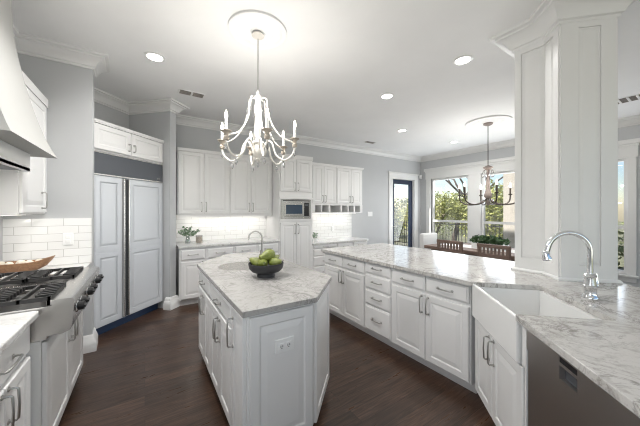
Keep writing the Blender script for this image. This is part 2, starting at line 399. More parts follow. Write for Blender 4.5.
# ---------------------------------------------------------------- the panelled column
COLP = [(2.83, 1.063), (2.83, .846), (2.70, .716), uk(2.416, 1.763), uk(2.71, 1.763), (3.21, 1.063)]
def panel_face(mb, p0, p1, z0, z1, frame, t=.012):
    """applied stiles and rails with a raised field between, on the face from p0 to p1 (outside on the right)"""
    p0 = Vector((*p0, 0)); p1 = Vector((*p1, 0)); d = (p1 - p0); L = d.length; d.normalize(); n = Vector((d.y, -d.x, 0))
    T = Matrix(((d.x, -n.x, 0, p0.x), (d.y, -n.y, 0, p0.y), (0, 0, 1, 0), (0, 0, 0, 1)))
    fa, fb = frame
    if fa: mb.box(0, fa, -t, 0, z0, z1, T)
    if fb: mb.box(L - fb, L, -t, 0, z0, z1, T)
    mb.box(fa, L - fb, -t, 0, z1 - .07, z1, T); mb.box(fa, L - fb, -t, 0, z0, z0 + .12, T)
    rings = [(0, -.004), (.005, -.004), (.028, -t * .95)]
    x0, x1, a, b = fa + .001, L - fb - .001, z0 + .121, z1 - .071
    if x1 - x0 > .08:
        vs = []; fs = []
        for i, y in rings: vs += [(x0 + i, y, a + i), (x1 - i, y, a + i), (x1 - i, y, b - i), (x0 + i, y, b - i)]
        for r in range(len(rings) - 1):
            for k in range(4): fs.append((r * 4 + k, r * 4 + (k + 1) % 4, r * 4 + 4 + (k + 1) % 4, r * 4 + 4 + k))
        fs.append(tuple(range(len(rings) * 4 - 4, len(rings) * 4))); mb.add(vs, fs, T)
col = MB().prism(COLP, .9145, CEIL)
panel_face(col, COLP[0], COLP[1], .9145, 2.92, (.05, 0)); panel_face(col, COLP[1], COLP[2], .9145, 2.92, (0, .06))
panel_face(col, COLP[2], COLP[3], .9145, 2.92, (.115, .10)); panel_face(col, COLP[3], COLP[4], .9145, 2.92, (.07, .07))
col.sweep(COLP, [(.012, .9145), (.026, .9145), (.026, .925), (.018, .935), (.012, .938)], True)
struct('column', col, M_TRIM, 'white panelled column standing on the counter behind the sink', 'column')
crown([COLP[5]] + COLP[:5] + [], 'trim_5', 'white crown moulding around the top of the panelled column', 1.15)

# ---------------------------------------------------------------- cabinetry
def rings_panel(w, h, rings):
    vs = []; fs = []
    for i, y in rings: vs += [(i, y, i), (w - i, y, i), (w - i, y, h - i), (i, y, h - i)]
    for r in range(len(rings) - 1):
        for k in range(4): fs.append((r * 4 + k, r * 4 + (k + 1) % 4, r * 4 + 4 + (k + 1) % 4, r * 4 + 4 + k))
    fs.append(tuple(range(len(rings) * 4 - 4, len(rings) * 4))); fs.append((3, 2, 1, 0))
    return vs, fs
T_ = .021
def door_rings(w, h, fr=.058):
    fr = min(fr, w * .24, h * .24); s = min(.034, (min(w, h) / 2 - fr) * .5)
    return [(0, 0), (0, -T_ + .005), (.005, -T_), (fr - .006, -T_), (fr, -T_ + .003), (fr + .004, -T_ + .0075), (fr + .009, -T_ + .0075), (fr + .009 + s, -T_ + .0015), (fr + .011 + s, -T_ + .0015)]
DRAW_R = [(0, 0), (0, -T_ + .010), (.006, -T_ + .006), (.012, -T_ + .004), (.015, -T_), (.018, -T_)]
def pull_mesh(L, vertical, r=.0052, proj=.032):
    h = L / 2; a = L / 2
    pts = [(-a, 0, 0), (-a, -proj + .006, 0), (-a + .006, -proj, 0), (0, -proj - .003, 0), (a - .006, -proj, 0), (a, -proj + .006, 0), (a, 0, 0)]
    if vertical: pts = [(0, y, x) for x, y, _ in pts]
    mb = MB().tube(pts, r, 8)
    for sgn in (-1, 1):
        c = (0, 0, sgn * a) if vertical else (sgn * a, 0, 0)
        mb.lathe([(.011, 0), (.011, .003), (.007, .006)], 10, Matrix.Translation(c) @ Matrix.Rotation(PI / 2, 4, 'X'))
    return mb
PULLS = {}
def pull(parent, x, z, L, vertical, y=-T_):
    key = (round(L, 3), vertical)
    if key not in PULLS: PULLS[key] = pull_mesh(L, vertical).build('pull', M_NICKEL, parent, True)
    else:
        c = PULLS[key].copy(); S.collection.objects.link(c); c.parent = parent; PULLS[(key, id(c))] = c
        c.location = (x, y, z); return c
    PULLS[key].location = (x, y, z); return PULLS[key]
def front(parent, kind, x0, x1, z0, z1, pl=None, m=None, y=0):
    """door / drawer / panel front; local x right, y into the cabinet, z up; pl = (x, z, length, vertical)"""
    w, h = x1 - x0, z1 - z0
    vs, fs = rings_panel(w, h, DRAW_R if kind == 'drawer' else door_rings(w, h))
    o = MB().add(vs, fs).build(kind, m or M_CAB, parent, loc=(x0, y, z0))
    if pl: pull(o, pl[0] - x0, pl[1] - z0, pl[2], pl[3])
    return o
G = .004
def cabinet(name, label, cat, loc, rz, w, d, z0, z1, fronts, group, toe=None, m=None, parts=None):
    t = thing(name, label, cat, loc, rz, group)
    b = MB()
    if toe: b.box(0, w, T_ + .001 - T_, d, toe, z1); b.box(0, w, .075, d, 0, toe)
    else: b.bbox(0, w, 0, d, z0, z1, .002)
    b.build('carcass', m or M_CAB, t)
    for f in fronts: front(t, *f, m=m)
    return t
PVL, PHL = .145, .125
BASE_TOP = .879
def unit_doors2(w, x0=0, zt=.86, zd=.712, zb=.113, mid=None, drawers=2, PH=PHL):
    mid = mid or x0 + w / 2; x1 = x0 + w; g = .012; f = []
    if drawers == 2:
        f += [('drawer', x0 + g, mid - g / 2, zd + .012, zt, ((x0 + g + mid) / 2, (zd + zt) / 2 + .006, PH, False)),
              ('drawer', mid + g / 2, x1 - g, zd + .012, zt, ((x1 - g + mid) / 2, (zd + zt) / 2 + .006, PH, False))]
    elif drawers == 1: f += [('drawer', x0 + g, x1 - g, zd + .012, zt, (mid, (zd + zt) / 2 + .006, PH, False))]
    f += [('door', x0 + g, mid - .002, zb, zd - .012, (mid - .033, zd - .105, PVL, True)), ('door', mid + .002, x1 - g, zb, zd - .012, (mid + .033, zd - .105, PVL, True))]
    return f
# peninsula, fronts facing the island
PX_ = 2.105 + T_
GP = 'base cabinets of the peninsula'
cabinet('base_cabinet', 'white peninsula base cabinet at the far end, two drawers over two doors', 'cabinet', (PX_, 3.10, 0), -PI / 2, .82, .66, 0, BASE_TOP, unit_doors2(.82), GP, .095)
zz = [(.113, .385), (.402, .565), (.582, .735), (.752, .86)]
cabinet('drawer_cabinet', 'white peninsula cabinet with a stack of four drawers', 'cabinet', (PX_, 2.278, 0), -PI / 2, .393, .66, 0, BASE_TOP,
        [('drawer', .012, .381, a, b, (.1965, (a + b) / 2 + .01, PHL, False)) for a, b in zz], GP, .095)
cabinet('base_cabinet', 'white peninsula base cabinet next to the sink corner, two drawers over two doors', 'cabinet', (PX_, 1.883, 0), -PI / 2, .79, .66, 0, BASE_TOP, unit_doors2(.79), GP, .095)
# sink run
UD = -3 * PI / 4
def drun(lx, z=0, k=.7405): p = uk(2.2366 - lx, k); return (p[0], p[1], z)
cabinet('sink_cabinet', 'white cabinet with two doors under the farmhouse sink', 'cabinet', drun(-.0, 0, .7405 + T_), UD, .70, .50, 0, .655,
        [('door', .008, .30, .10, .645, (.268, .54, .15, True)), ('door', .306, .672, .10, .645, (.338, .54, .15, True))], 'base cabinets of the sink run', .09)
fl = MB(); fl.box(.702, .714, 0, .5, .0, BASE_TOP).box(.676, .702, 0, .02, .657, BASE_TOP)
t = thing('filler_panel', 'narrow white filler panel between sink and dishwasher', 'panel', drun(0, 0, .7405), UD); fl.build('panel', M_CAB, t)
sk = thing('farmhouse_sink', 'white apron front farmhouse sink set in the corner counter', 'sink', drun(0, 0, .7185), UD)
s_ = MB(); x0, x1, dy = .013, .663, .455
s_.bbox(x0, x1, 0, .022, .657, .900, .007)
s_.box(x0, x0 + .022, .020, dy, .67, .8795).box(x1 - .022, x1, .020, dy, .67, .8795).box(x0, x1, dy - .022, dy, .67, .8795).box(x0, x1, .020, dy, .657, .69)
s_.build('basin', M_CERAM, sk)
MB().lathe([(.045, .690), (.045, .693), (.036, .694), (.03, .692)], 20, Matrix.Translation((.33, .24, 0))).build('drain', M_CHROME, sk, True)
# dishwasher
dw = thing('dishwasher', 'dark stainless dishwasher right of the farmhouse sink', 'dishwasher', drun(.716, 0, .7405), UD)
W_ = .597
MB().box(.004, W_, .03, .56, .10, .872).build('tub', M_DWSTEEL, dw)
d_ = MB()
hx0, hx1 = .245, .345; y0 = .004
d_.box(.004, W_, y0, .03, .11, .765); d_.box(.004, hx0, y0 - .006, .03, .765, .868); d_.box(hx1, W_, y0 - .006, .03, .765, .868)
d_.box(hx0, hx1, y0 - .006, .03, .857, .868); d_.box(hx0, hx1, y0 - .006, .03, .822, .834); d_.box(hx0, hx1, .026, .03, .765, .868)
d_.build('door_panel', M_DWSTEEL, dw)
MB().box(hx0, hx1, .0, .026, .834, .857).build('display', M_BLACK, dw)
MB().box(hx0 + .002, hx1 - .002, .018, .0255, .768, .820).build('handle_pocket', M_GRILLE, dw)
MB().box(.004, W_, .06, .09, 0, .10).build('toe_kick', M_BLACK, dw)
t = cabinet('base_cabinet', 'white cabinet end beyond the dishwasher at the picture corner', 'cabinet', drun(1.316, 0, .7405 + T_), UD, .35, .55, 0, BASE_TOP, [('door', .01, .34, .113, .86, None)], 'base cabinets of the sink run', .095)

# counter of peninsula and sink run: one slab, notched for the sink
CT0, CT1 = .880, .914
u0 = 2.2366
cp = [(2.068, 3.13), (2.068, 1.058 + .0)]
A = cp[-1]; kf = (A[0] - A[1]) * Q; uA = (A[0] + A[1]) * Q
usl, usr = 2.2366 - .012, 2.2366 - .664
cp += [uk(usl, kf), uk(usl - .012, kf + .012), uk(usl - .012, kf + .435), uk(usl - .03, kf + .453), uk(usr + .03, kf + .453), uk(usr + .012, kf + .435), uk(usr + .012, kf + .012), uk(usr, kf),
       uk(.55, kf), uk(.55, kf + 1.12), (3.285, .75), (3.285, 3.13)]
ct = MB().prism(cp, CT0, CT1)
o = ct.build('countertop', M_GRAN); tag(o, 'pale veined granite countertop of peninsula and sink run', 'countertop')
bv = o.modifiers.new('bevel', 'BEVEL'); bv.width = .004; bv.segments = 2; bv.angle_limit = math.radians(25)
# island
isl = thing('kitchen_island', 'white paneled kitchen island with angled corners in the middle of the floor', 'kitchen island', (.86, 2.4, 0))
def L0(x, y): return (x - .86, y - 2.4)
ib = [(.467, 1.44), (.888, 1.432), (1.255, 1.80), (1.255, 3.345), (.872, 3.365), (.472, 2.915)]
b = MB().prism([L0(*p) for p in ib], .095, BASE_TOP, [L0(.80 + .235 * math.cos(2 * PI * i / 32), 2.60 + .222 * math.sin(2 * PI * i / 32)) for i in range(32)])
cen = Vector((.86, 2.4)); b.prism([L0(*(cen + (Vector(p) - cen) * .88)) for p in ib], 0, .095)
b.build('carcass', M_CAB, isl)
def ifront(kind, p, rz, *a):
    o = front(isl, kind, *a)
    x0, z0 = a[0], a[2]; T = Matrix.Translation((*L0(*p), 0)) @ Matrix.Rotation(rz, 4, 'Z')
    o.location = T @ Vector((x0, 0, z0)); o.rotation_euler = (0, 0, rz); return o
fp = (.467, 1.44); ang = math.atan2(-.008, .421)
pf = ifront('panel', fp, ang, .012, .41, .10, .865, None)
cpn = ifront('panel', (.888, 1.432), PI / 4, .02, .50, .10, .865, None)
lp = (.467, 2.905)
Lx = lambda y: 2.905 - y
for f in [('drawer', Lx(2.87), Lx(2.33), .735, .862, (Lx(2.60), .80, .11, False)), ('drawer', Lx(2.31), Lx(1.69), .735, .862, (Lx(2.0), .80, .11, False)),
          ('door', Lx(2.87), Lx(2.602), .10, .715, (Lx(2.63), .60, PVL, True)), ('door', Lx(2.598), Lx(2.33), .10, .715, (Lx(2.57), .60, PVL, True)),
          ('door', Lx(2.31), Lx(2.002), .10, .715, (Lx(2.03), .60, PVL, True)), ('door', Lx(1.998), Lx(1.69), .10, .715, (Lx(1.97), .60, PVL, True)),
          ('door', Lx(1.67), Lx(1.455), .10, .862, (Lx(1.635), .72, .17, True))]:
    ifront(f[0], lp, -PI / 2, *f[1:])
ic = [(.435, 1.41), (.90, 1.40), (1.287, 1.785), (1.287, 3.375), (.858, 3.40), (.44, 2.928)]
SC = (.80, 2.60); SR = .205
hole = [(SC[0] + SR * 1.08 * math.cos(2 * PI * i / 40), SC[1] + SR * math.sin(2 * PI * i / 40)) for i in range(40)]
o = MB().prism(ic, CT0, CT1, hole).build('countertop', M_GRANI); tag(o, 'grey granite countertop of the island with clipped corners', 'countertop')
bv = o.modifiers.new('bevel', 'BEVEL'); bv.width = .004; bv.segments = 2; bv.angle_limit = math.radians(50)
T = Matrix.Translation((SC[0], SC[1], 0)) @ Matrix.Diagonal((1.08, 1, 1, 1))
o = thing('prep_sink', 'round stainless prep sink sunk into the island top', 'sink', (0, 0, 0))
MB().lathe([(SR - .001, .912), (SR - .004, .905), (SR - .006, .80), (SR - .05, .765), (.03, .76), (.03, .752), (SR - .045, .757), (SR + .004, .80), (SR + .012, .8795), (SR - .001, .8795)], 40, T).build('basin', M_STEEL, o, True)

# back wall base cabinets and counter
YBF = 4.48
GB = 'base cabinets along the back wall'
bx = [.430, .804, 1.238, 1.634, 2.046]
nm = ['first from the wall return, under the vase', 'second from the wall return', 'third from the wall return', 'beside the microwave tower, behind the island faucet']
for i in range(4):
    w = bx[i + 1] - bx[i]; g = .018
    hx = w - .05 if i % 2 == 0 else .05
    cabinet('base_cabinet', 'white back wall base cabinet ' + nm[i], 'cabinet', (bx[i], YBF, 0), 0, w - .001, YB - YBF - .005, 0, BASE_TOP,
            [('drawer', g, w - g, .700, .855, (w / 2, .778, .135, False)), ('door', g, w - g, .115, .672, (hx, .59, PVL, True))], GB, .095)
o = MB().bbox(.415, 2.048, 4.45, YB, CT0, CT1, .004).build('countertop', M_QTZ); tag(o, 'white stone countertop along the back wall under the upper cabinets', 'countertop')
# desk section right of the tower
DT = .80
zz = [(.11, .33), (.345, .53), (.545, .675), (.69, .755)]
cabinet('drawer_cabinet', 'white low drawer cabinet right of the microwave tower', 'cabinet', (2.767, YBF, 0), 0, .60, .62, 0, DT - .036, [('drawer', .02, .58, a, b, (.30, (a + b) / 2, .12, False)) for a, b in zz], GB, .095)
cabinet('base_cabinet', 'white low two door base cabinet under the right end of the low counter', 'cabinet', (3.369, YBF, 0), 0, .86, .62, 0, DT - .036, unit_doors2(.86, 0, .755, .62, .11), GB, .095)
o = MB().prism([(2.765, 4.45), (4.20, 4.45), (4.27, 4.48), (4.31, 4.56), (4.31, YB), (2.765, YB)], DT - .035, DT).build('countertop', M_QTZ); tag(o, 'grey edged low countertop right of the microwave tower', 'countertop')
# upper cabinets
YU = 4.76
GU = 'upper cabinets along the back wall'
def cornice(mb, x0, x1, y0, y1, z, h=.055, out=.045):
    p = [(0, z), (.006, z), (.012, z + h * .25), (out * .55, z + h * .6), (out, z + h * .75), (out, z + h), (0, z + h)]
    mb.sweep([(x0, y1), (x0, y0), (x1, y0), (x1, y1)][::-1] if False else [(x1, y1), (x1, y0), (x0, y0), (x0, y1)], p); return mb
ux = [(.430, 1.245, 'left of the pair, nearest the refrigerator'), (1.247, 2.046, 'right of the pair, beside the microwave tower')]
for a, b, s in ux:
    w = b - a; md = .823 - .430 if a < 1 else 1.623 - a
    t = cabinet('upper_cabinet', 'tall white upper cabinet over the back counter, ' + s, 'cabinet', (a, YU + T_, 0), 0, w, YB - YU - T_ - .002, 1.38, 2.425,
                [('door', .012, md - .004, 1.395, 2.40, (md - .035, 1.51, .15, True)), ('door', md + .004, w - .025, 1.395, 2.40, (md + .035, 1.51, .15, True))], GU)
    MB().box(0, w, -.022, 0, 2.405, 2.425).box(0, w, -.03, .3, 2.425, 2.455).build('cornice', M_CAB, t)
    MB().box(.0, w, -.004, .02, 1.345, 1.38).build('light_rail', M_CAB, t)
# microwave tower
YT = 4.45
tw = thing('tall_cabinet', 'tall white cabinet tower holding the microwave', 'cabinet', (2.05, YT + T_, 0))
tw_w = .712; dd = YB - YT - T_ - .002
c = MB().box(0, tw_w, 0, dd, .095, 1.292).box(0, tw_w, .06, dd, 0, .095).box(0, tw_w, 0, dd, 1.66, 2.44).box(0, .03, 0, dd, 1.292, 1.66).box(tw_w - .05, tw_w, 0, dd, 1.292, 1.66).box(0, tw_w, dd - .05, dd, 1.292, 1.66)
c.build('carcass', M_CAB, tw)
md = 2.398 - 2.05
for a, b, hx in ((.02, md - .003, md - .035), (md + .003, tw_w - .03, md + .035)):
    front(tw, 'door', a, b, 1.805, 2.415, (hx, 1.90, .14, True)); front(tw, 'door', a, b, .11, 1.225, (hx, 1.10, .17, True))
k = MB(); cornice(k, 0, tw_w, -T_, dd, 2.42, .075, .055); k.build('cornice', M_CAB, tw)
MB().box(-.0, tw_w, -.024, 0, 1.665, 1.70).box(0, tw_w, -.024, 0, 1.25, 1.288).build('shelf_rail', M_CAB, tw)
mw = thing('microwave', 'stainless built in microwave in the tall white cabinet', 'microwave', (2.085, YT + T_, 1.2925))
MB().box(0, .625, .01, .42, .0, .36).build('body', M_STEEL, mw)
fr = MB().box(0, .625, -.02, .01, .31, .362).box(0, .625, -.02, .01, 0, .045).box(0, .05, -.02, .01, .045, .31).box(.585, .625, -.02, .01, .045, .31)
fr.build('trim_frame', M_STEEL, mw)
MB().box(0.03, .595, -.024, -.020, .335, .349).build('vent', M_BLACK, mw)
MB().bbox(.055, .47, -.028, .008, .05, .305, .004).build('door', M_STEEL, mw)
MB().box(.09, .43, -.031, -.027, .095, .265).build('window', mat('microwave window', (.05, .075, .11), .12), mw)
MB().bbox(.475, .58, -.026, .008, .05, .305, .003).build('control_panel', M_BLACK, mw)
MB().box(.49, .565, -.029, -.025, .245, .28).build('display', M_GRILLE, mw)
MB().tube([(.09, -.03, .075), (.09, -.05, .073), (.27, -.058, .066), (.43, -.05, .073), (.43, -.03, .075)], .007).build('handle', M_STEEL, mw, True)
# right uppers with pigeonholes
rx0, rx1 = 2.766, 4.35
xs = [3.00, 3.233, 3.572, 3.986, 4.29]
def rcab(a, b, md, s, d0, d1):
    t = cabinet('upper_cabinet', s, 'cabinet', (a, YU + T_, 0), 0, b - a, YB - YU - T_ - .002, 1.575, 2.425,
            [('door', d0 - a, md - a - .004, 1.60, 2.40, (md - a - .04, 1.70, .14, True)), ('door', md - a + .004, d1 - a, 1.60, 2.40, (md - a + .04, 1.70, .14, True))], GU)
    return t
ta = rcab(rx0, 3.571, 3.235, 'white two door upper cabinet right of the microwave tower', 2.95, 3.56)
MB().box(0, 3.571 - rx0, -.022, 0, 2.405, 2.425).box(0, 3.571 - rx0, -.03, .3, 2.425, 2.46).build('cornice', M_CAB, ta)
tb = rcab(3.573, rx1, 3.99, 'white two door upper cabinet at the right end, near the light switch', 3.59, 4.30)
MB().box(0, rx1 - 3.573, -.022, 0, 2.405, 2.425).box(0, rx1 - 3.573 + .03, -.03, .3, 2.425, 2.46).build('cornice', M_CAB, tb)
cub = thing('pigeonhole_shelf', 'white shelf of six open pigeonholes under the right upper cabinets', 'shelf', (rx0, YU + T_ - .01, 1.397))
edges = [3.016, 3.168, 3.194, 3.365, 3.405, 3.695, 3.738, 3.897, 3.927, 4.077, 4.123, 4.278]
k = MB(); d3 = .345; E2 = [rx0] + edges + [rx1]
for i in range(0, len(E2), 2): k.box(E2[i] - rx0, E2[i + 1] - rx0, 0, d3 - .02, .018, .166)
k.box(0, rx1 - rx0, 0, d3 - .02, 0, .018).box(0, rx1 - rx0, 0, d3 - .02, .166, .178).box(0, rx1 - rx0, d3 - .02, d3, 0, .178)
k.build('frame', M_CAB, cub)
# under cabinet light strips
def strip(x0, x1, y, z, label, p):
    o = thing('light_strip', label, 'light', ((x0 + x1) / 2, y, z), 0, 'under cabinet light strips')
    h = (x1 - x0) / 2
    MB().box(-h, h, -.015, .015, -.012, 0).build('housing', M_PLATE, o)
    MB().box(-h + .01, h - .01, -.011, .011, -.0145, -.012).build('diffuser', M_STRIP, o)
    a = area('strip_light', ((x0 + x1) / 2, y, z - .018), (0, .25, -1), x1 - x0 - .04, .03, p, (1, .97, .92))
strip(.50, 1.98, 4.93, 1.38, 'light strip under the long upper cabinets by the vase', 2.6)
strip(2.85, 4.28, 4.93, 1.397, 'light strip under the pigeonhole shelf', 2.0)
strip_l = thing('light_strip', 'light strip under the upper cabinet beside the hood', 'light', (-.93, 3.28, 1.4195), 0, 'under cabinet light strips')
MB().box(-.015, .015, -.26, .26, -.005, 0).build('housing', M_PLATE, strip_l); MB().box(-.011, .011, -.25, .25, -.007, -.005).build('diffuser', M_STRIP, strip_l)
area('strip_light', (-.93, 3.28, 1.39), (.15, .2, -1), .03, .5, 1.6, (1, .97, .92))

# ---------------------------------------------------------------- refrigerator
def fr_(u, z=0, k=-3.07): p = uk(u, k); return (p[0], p[1], z)
U0, U1 = 2.385, 3.385
fg = thing('refrigerator', 'large built in refrigerator with white panels tinted for cool light and grey grille', 'refrigerator', fr_(U0), PI / 4)
fw = U1 - U0
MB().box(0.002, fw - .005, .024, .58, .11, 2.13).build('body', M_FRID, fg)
sp = 2.775 - U0
def fdoor(x0, x1):
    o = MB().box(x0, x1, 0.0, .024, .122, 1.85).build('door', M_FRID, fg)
    for a, b in ((.14, .955), (.985, 1.835)):
        vs, fs = rings_panel(x1 - x0 - .02, b - a, [(0, .0), (0, -.004), (.052, -.004), (.056, .001), (.060, .001), (.085, -.003), (.087, -.003)])
        MB().add(vs, fs).build('panel', M_FRID, o, loc=(x0 + .01, 0, a))
    return o
a = fdoor(.012, sp - .038); b = fdoor(sp + .042, fw - .008)
for x, p in ((sp - .030, a), (sp + .034, b)):
    MB().bbox(x - .009, x + .009, -.03, .02, .13, 1.845, .004).build('handle', M_STEEL, p)
MB().box(sp - .02, sp + .024, .01, .022, .122, 1.85).build('center_gap', M_GRILLE, fg)
g = MB().box(.008, fw - .008, -.002, .026, 1.858, 2.125)
g.build('grille', M_GRILLE, fg)
g = MB(); g.box(.008, fw - .008, -.008, -.002, 1.858, 1.872).box(.008, fw - .008, -.008, -.002, 2.112, 2.125)
g.build('grille_trim', M_STEEL, fg)
for x in (.90, .93): MB().lathe([(.010, 0), (.010, .004), (.006, .006)], 10, Matrix.Translation((x, -.002, 1.905)) @ Matrix.Rotation(PI / 2, 4, 'X')).build('badge', M_STEEL, fg)
MB().box(0, fw - .004, .085, .11, 0, .112).build('toe_kick', M_TOE, fg)
md = 2.865 - U0
t = cabinet('upper_cabinet', 'white two door cabinet above the refrigerator', 'cabinet', fr_(U0, 0, -3.07 - T_), PI / 4, fw + .012, .55, 2.135, 2.46,
        [('door', .01, md - .004, 2.155, 2.44, (md - .035, 2.25, .085, True)), ('door', md + .004, fw + .0, 2.155, 2.44, (md + .035, 2.25, .085, True))], None)
MB().box(0, fw + .012, -.032, .3, 2.46, 2.485).box(0, fw + .012, -.026, 0, 2.445, 2.46).build('cornice', M_CAB, t)

# ---------------------------------------------------------------- range wall
GL = 'base cabinets along the range wall'
XN = -.51
cabinet('base_cabinet', 'white base cabinet with two doors and a drawer just before the range', 'cabinet', (XN - T_, 1.39, 0), PI / 2, .655, .54, 0, BASE_TOP, unit_doors2(.655, 0, .862, .69, .11, None, 1, .17), GL, .095)
cabinet('base_cabinet', 'white base cabinet at the left picture edge, nearest the camera', 'cabinet', (XN - T_, .80, 0), PI / 2, .585, .54, 0, BASE_TOP, unit_doors2(.585, 0, .862, .69, .11, None, 1, .17), GL, .095)
XR = -.455
cabinet('base_cabinet', 'white two door cabinet bumped out under the rangetop', 'cabinet', (XR - T_, 2.05, 0), PI / 2, 1.07, .60, 0, .74,
        [('door', .015, .55, .10, .725, (.515, .60, .15, True)), ('door', .556, 1.055, .10, .725, (.60, .60, .15, True))], GL, .095)
cabinet('base_cabinet', 'white base cabinet in the corner past the rangetop', 'cabinet', (-.60 - T_, 3.125, 0), PI / 2, .41, .44, 0, BASE_TOP, [('door', .02, .39, .11, .86, (.06, .75, .15, True))], GL, .095)
ctl = MB().prism([(XL, .78), (-.48, .78), (-.48, 2.035), (-.50, 2.05), (XL, 2.05)], CT0, CT1)
o = ctl.build('countertop', M_QTZ); tag(o, 'white stone countertop in the left foreground before the range', 'countertop')
bv = o.modifiers.new('bevel', 'BEVEL'); bv.width = .006; bv.segments = 3
o = MB().prism([(XL, 3.085), (-.47, 3.085), (-.47, YE - .011), (XL, YE - .011)], CT0, CT1).build('countertop', M_QTZ); tag(o, 'white stone countertop between the range and the tiled wall', 'countertop')
bv = o.modifiers.new('bevel', 'BEVEL'); bv.width = .004; bv.segments = 2
# rangetop
rt = thing('rangetop', 'stainless gas rangetop with black grates and front knobs', 'stove', (XL + .04, 2.565, .742))
ya, yb = -.51, .51; X = lambda x: x - (XL + .04); Zr = lambda z: z - .742
b = MB().box(0, X(-.455), ya, yb, 0, Zr(.925)); b.build('body', M_STEEL, rt)
p = MB(); prof = [(X(-.455), Zr(.760)), (X(-.39), Zr(.760)), (X(-.358), Zr(.775)), (X(-.350), Zr(.80)), (X(-.340), Zr(.935)), (X(-.346), Zr(.950)), (X(-.36), Zr(.956)), (X(-.455), Zr(.956))]
vs = [(x, ya, z) for x, z in prof] + [(x, yb, z) for x, z in prof]; n = len(prof)
fs = [tuple(range(n)), tuple(range(n, 2 * n))[::-1]] + [(i, i + n, (i + 1) % n + n, (i + 1) % n) for i in range(n)]
p.add(vs, fs).build('control_panel', M_STEEL, rt, True)
MB().bbox(.0, .05, ya, yb, Zr(.925), Zr(.99), .004).build('back_trim', M_STEEL, rt)
for y in (2.16, 2.27, 2.50, 2.62, 2.86, 2.97):
    T = Matrix.Translation((X(-.349), y - 2.565, Zr(.875))) @ Matrix.Rotation(PI / 2, 4, 'Y')
    kb = MB().lathe([(.036, 0), (.036, .006), (.030, .010)], 20, T).build('knob_bezel', M_CHROME, rt, True)
    MB().lathe([(.026, .008), (.026, .035), (.022, .040), (.001, .040)], 18, T).box(-.006, .006, -.026, .026, .034, .048, T).build('knob', M_BLACK, rt, False)
def grate(cx, cy, lx, ly):
    g = MB(); z = Zr(.955); h = .022
    for x in (-lx / 2, lx / 2 - .012): g.box(cx + x, cx + x + .012, cy - ly / 2, cy + ly / 2, z, z + h)
    for y in (-ly / 2, ly / 2 - .012): g.box(cx - lx / 2, cx + lx / 2, cy + y, cy + y + .012, z, z + h)
    g.box(cx - .006, cx + .006, cy - ly / 2, cy + ly / 2, z, z + h)
    for i in range(7):
        y = cy - ly / 2 + ly * (i + 1) / 8
        for s in (-1, 1):
            a, b_ = sorted((cx + s * lx / 2, cx + s * .055)); g.box(a, b_, y - .0075, y + .0075, z + .002, z + h + .006)
    for x in (-lx / 2, lx / 2 - .014):
        for y in (-ly / 2, ly / 2 - .014): g.box(cx + x, cx + x + .014, cy + y, cy + y + .014, Zr(.926), z)
    g.build('grate', M_IRON, rt)
    for s in (-1, 1):
        T = Matrix.Translation((cx + s * lx * .25, cy, Zr(.925)))
        MB().lathe([(.055, 0), (.055, .008), (.035, .012), (.035, .022), (.028, .026), (.001, .026)], 20, T).build('burner', M_IRON, rt, True)
for y, ly in ((2.235, .36), (2.835, .36)):
    MB().box(X(-.965), X(-.435), y - 2.565 - .185, y - 2.565 + .185, Zr(.925), Zr(.928)).build('burner_pan', M_PAN, rt)
    grate(X(-.565), y - 2.565, .25, ly); grate(X(-.83), y - 2.565, .26, ly)
MB().box(X(-.94), X(-.46), 2.43 - 2.565, 2.64 - 2.565, Zr(.925), Zr(.945)).build('griddle', M_STEEL, rt)
# hood
hd = thing('range_hood', 'large pale grey curved range hood with white moulded band', 'range hood', (XL, 2.435, 1.737))
lv = [(1.88, -.60, .46), (1.93, -.625, .43), (2.0, -.652, .405), (2.10, -.682, .378), (2.22, -.71, .335), (2.39, -.74, .28), (2.55, -.765, .25), (2.70, -.785, .237), (CEIL, -.80, .23)]
c = MB(); vs = []; fs = []
for z, x, hy in lv:
    z = CEIL if z == CEIL else 1.456 + (z - 1.456) * .955
    x *= .955; hy *= .955
    vs += [(.002, -hy, z - 1.737), (x - XL, -hy, z - 1.737), (x - XL, hy, z - 1.737), (.002, hy, z - 1.737)]
for r in range(len(lv) - 1):
    for k in range(4): fs.append((r * 4 + k, r * 4 + (k + 1) % 4, r * 4 + 4 + (k + 1) % 4, r * 4 + 4 + k))
fs.append((3, 2, 1, 0)); fs.append(tuple(range(len(lv) * 4 - 4, len(lv) * 4)))
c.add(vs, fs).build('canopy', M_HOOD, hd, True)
bp = [(0, -.005), (.022, -.005), (.028, .040), (.042, .048), (.050, .074), (.074, .088), (.098, .092), (.102, .104), (.128, .108), (.138, .116), (.140, .138), (0, .138)]
c = MB().sweep([(.002, .325), (.383, .325), (.383, -.325), (.002, -.325)], [(o_, z) for o_, z in bp])
c.build('moulded_band', M_TRIM, hd, True)
MB().box(.002, .383, -.324, .324, 0, .02).build('underside', M_GRILLE, hd)
for yy in (-.18, .0):
    MB().lathe([(.001, -.004), (.035, -.004), (.04, 0)], 16, Matrix.Translation((.2, yy, 0))).build('lamp', M_LED, hd)
    area('hood_light', (XL + .2, 2.435 + yy, 1.727), (.25, 0, -1), .08, .08, 2, (1, .95, .88))
# upper cabinet beside the hood
t = cabinet('upper_cabinet', 'white upper cabinet between the range hood and the grey wall end', 'cabinet', (-.784 - T_, 2.935, 0), PI / 2, .662, .272, 1.42, 2.46,
        [('door', .02, .61, 1.435, 2.435, (.47, 1.545, .14, True))], None)
k = MB(); cornice(k, 0, .662, -T_, .27, 2.445, .075, .05); k.build('cornice', M_CAB, t)

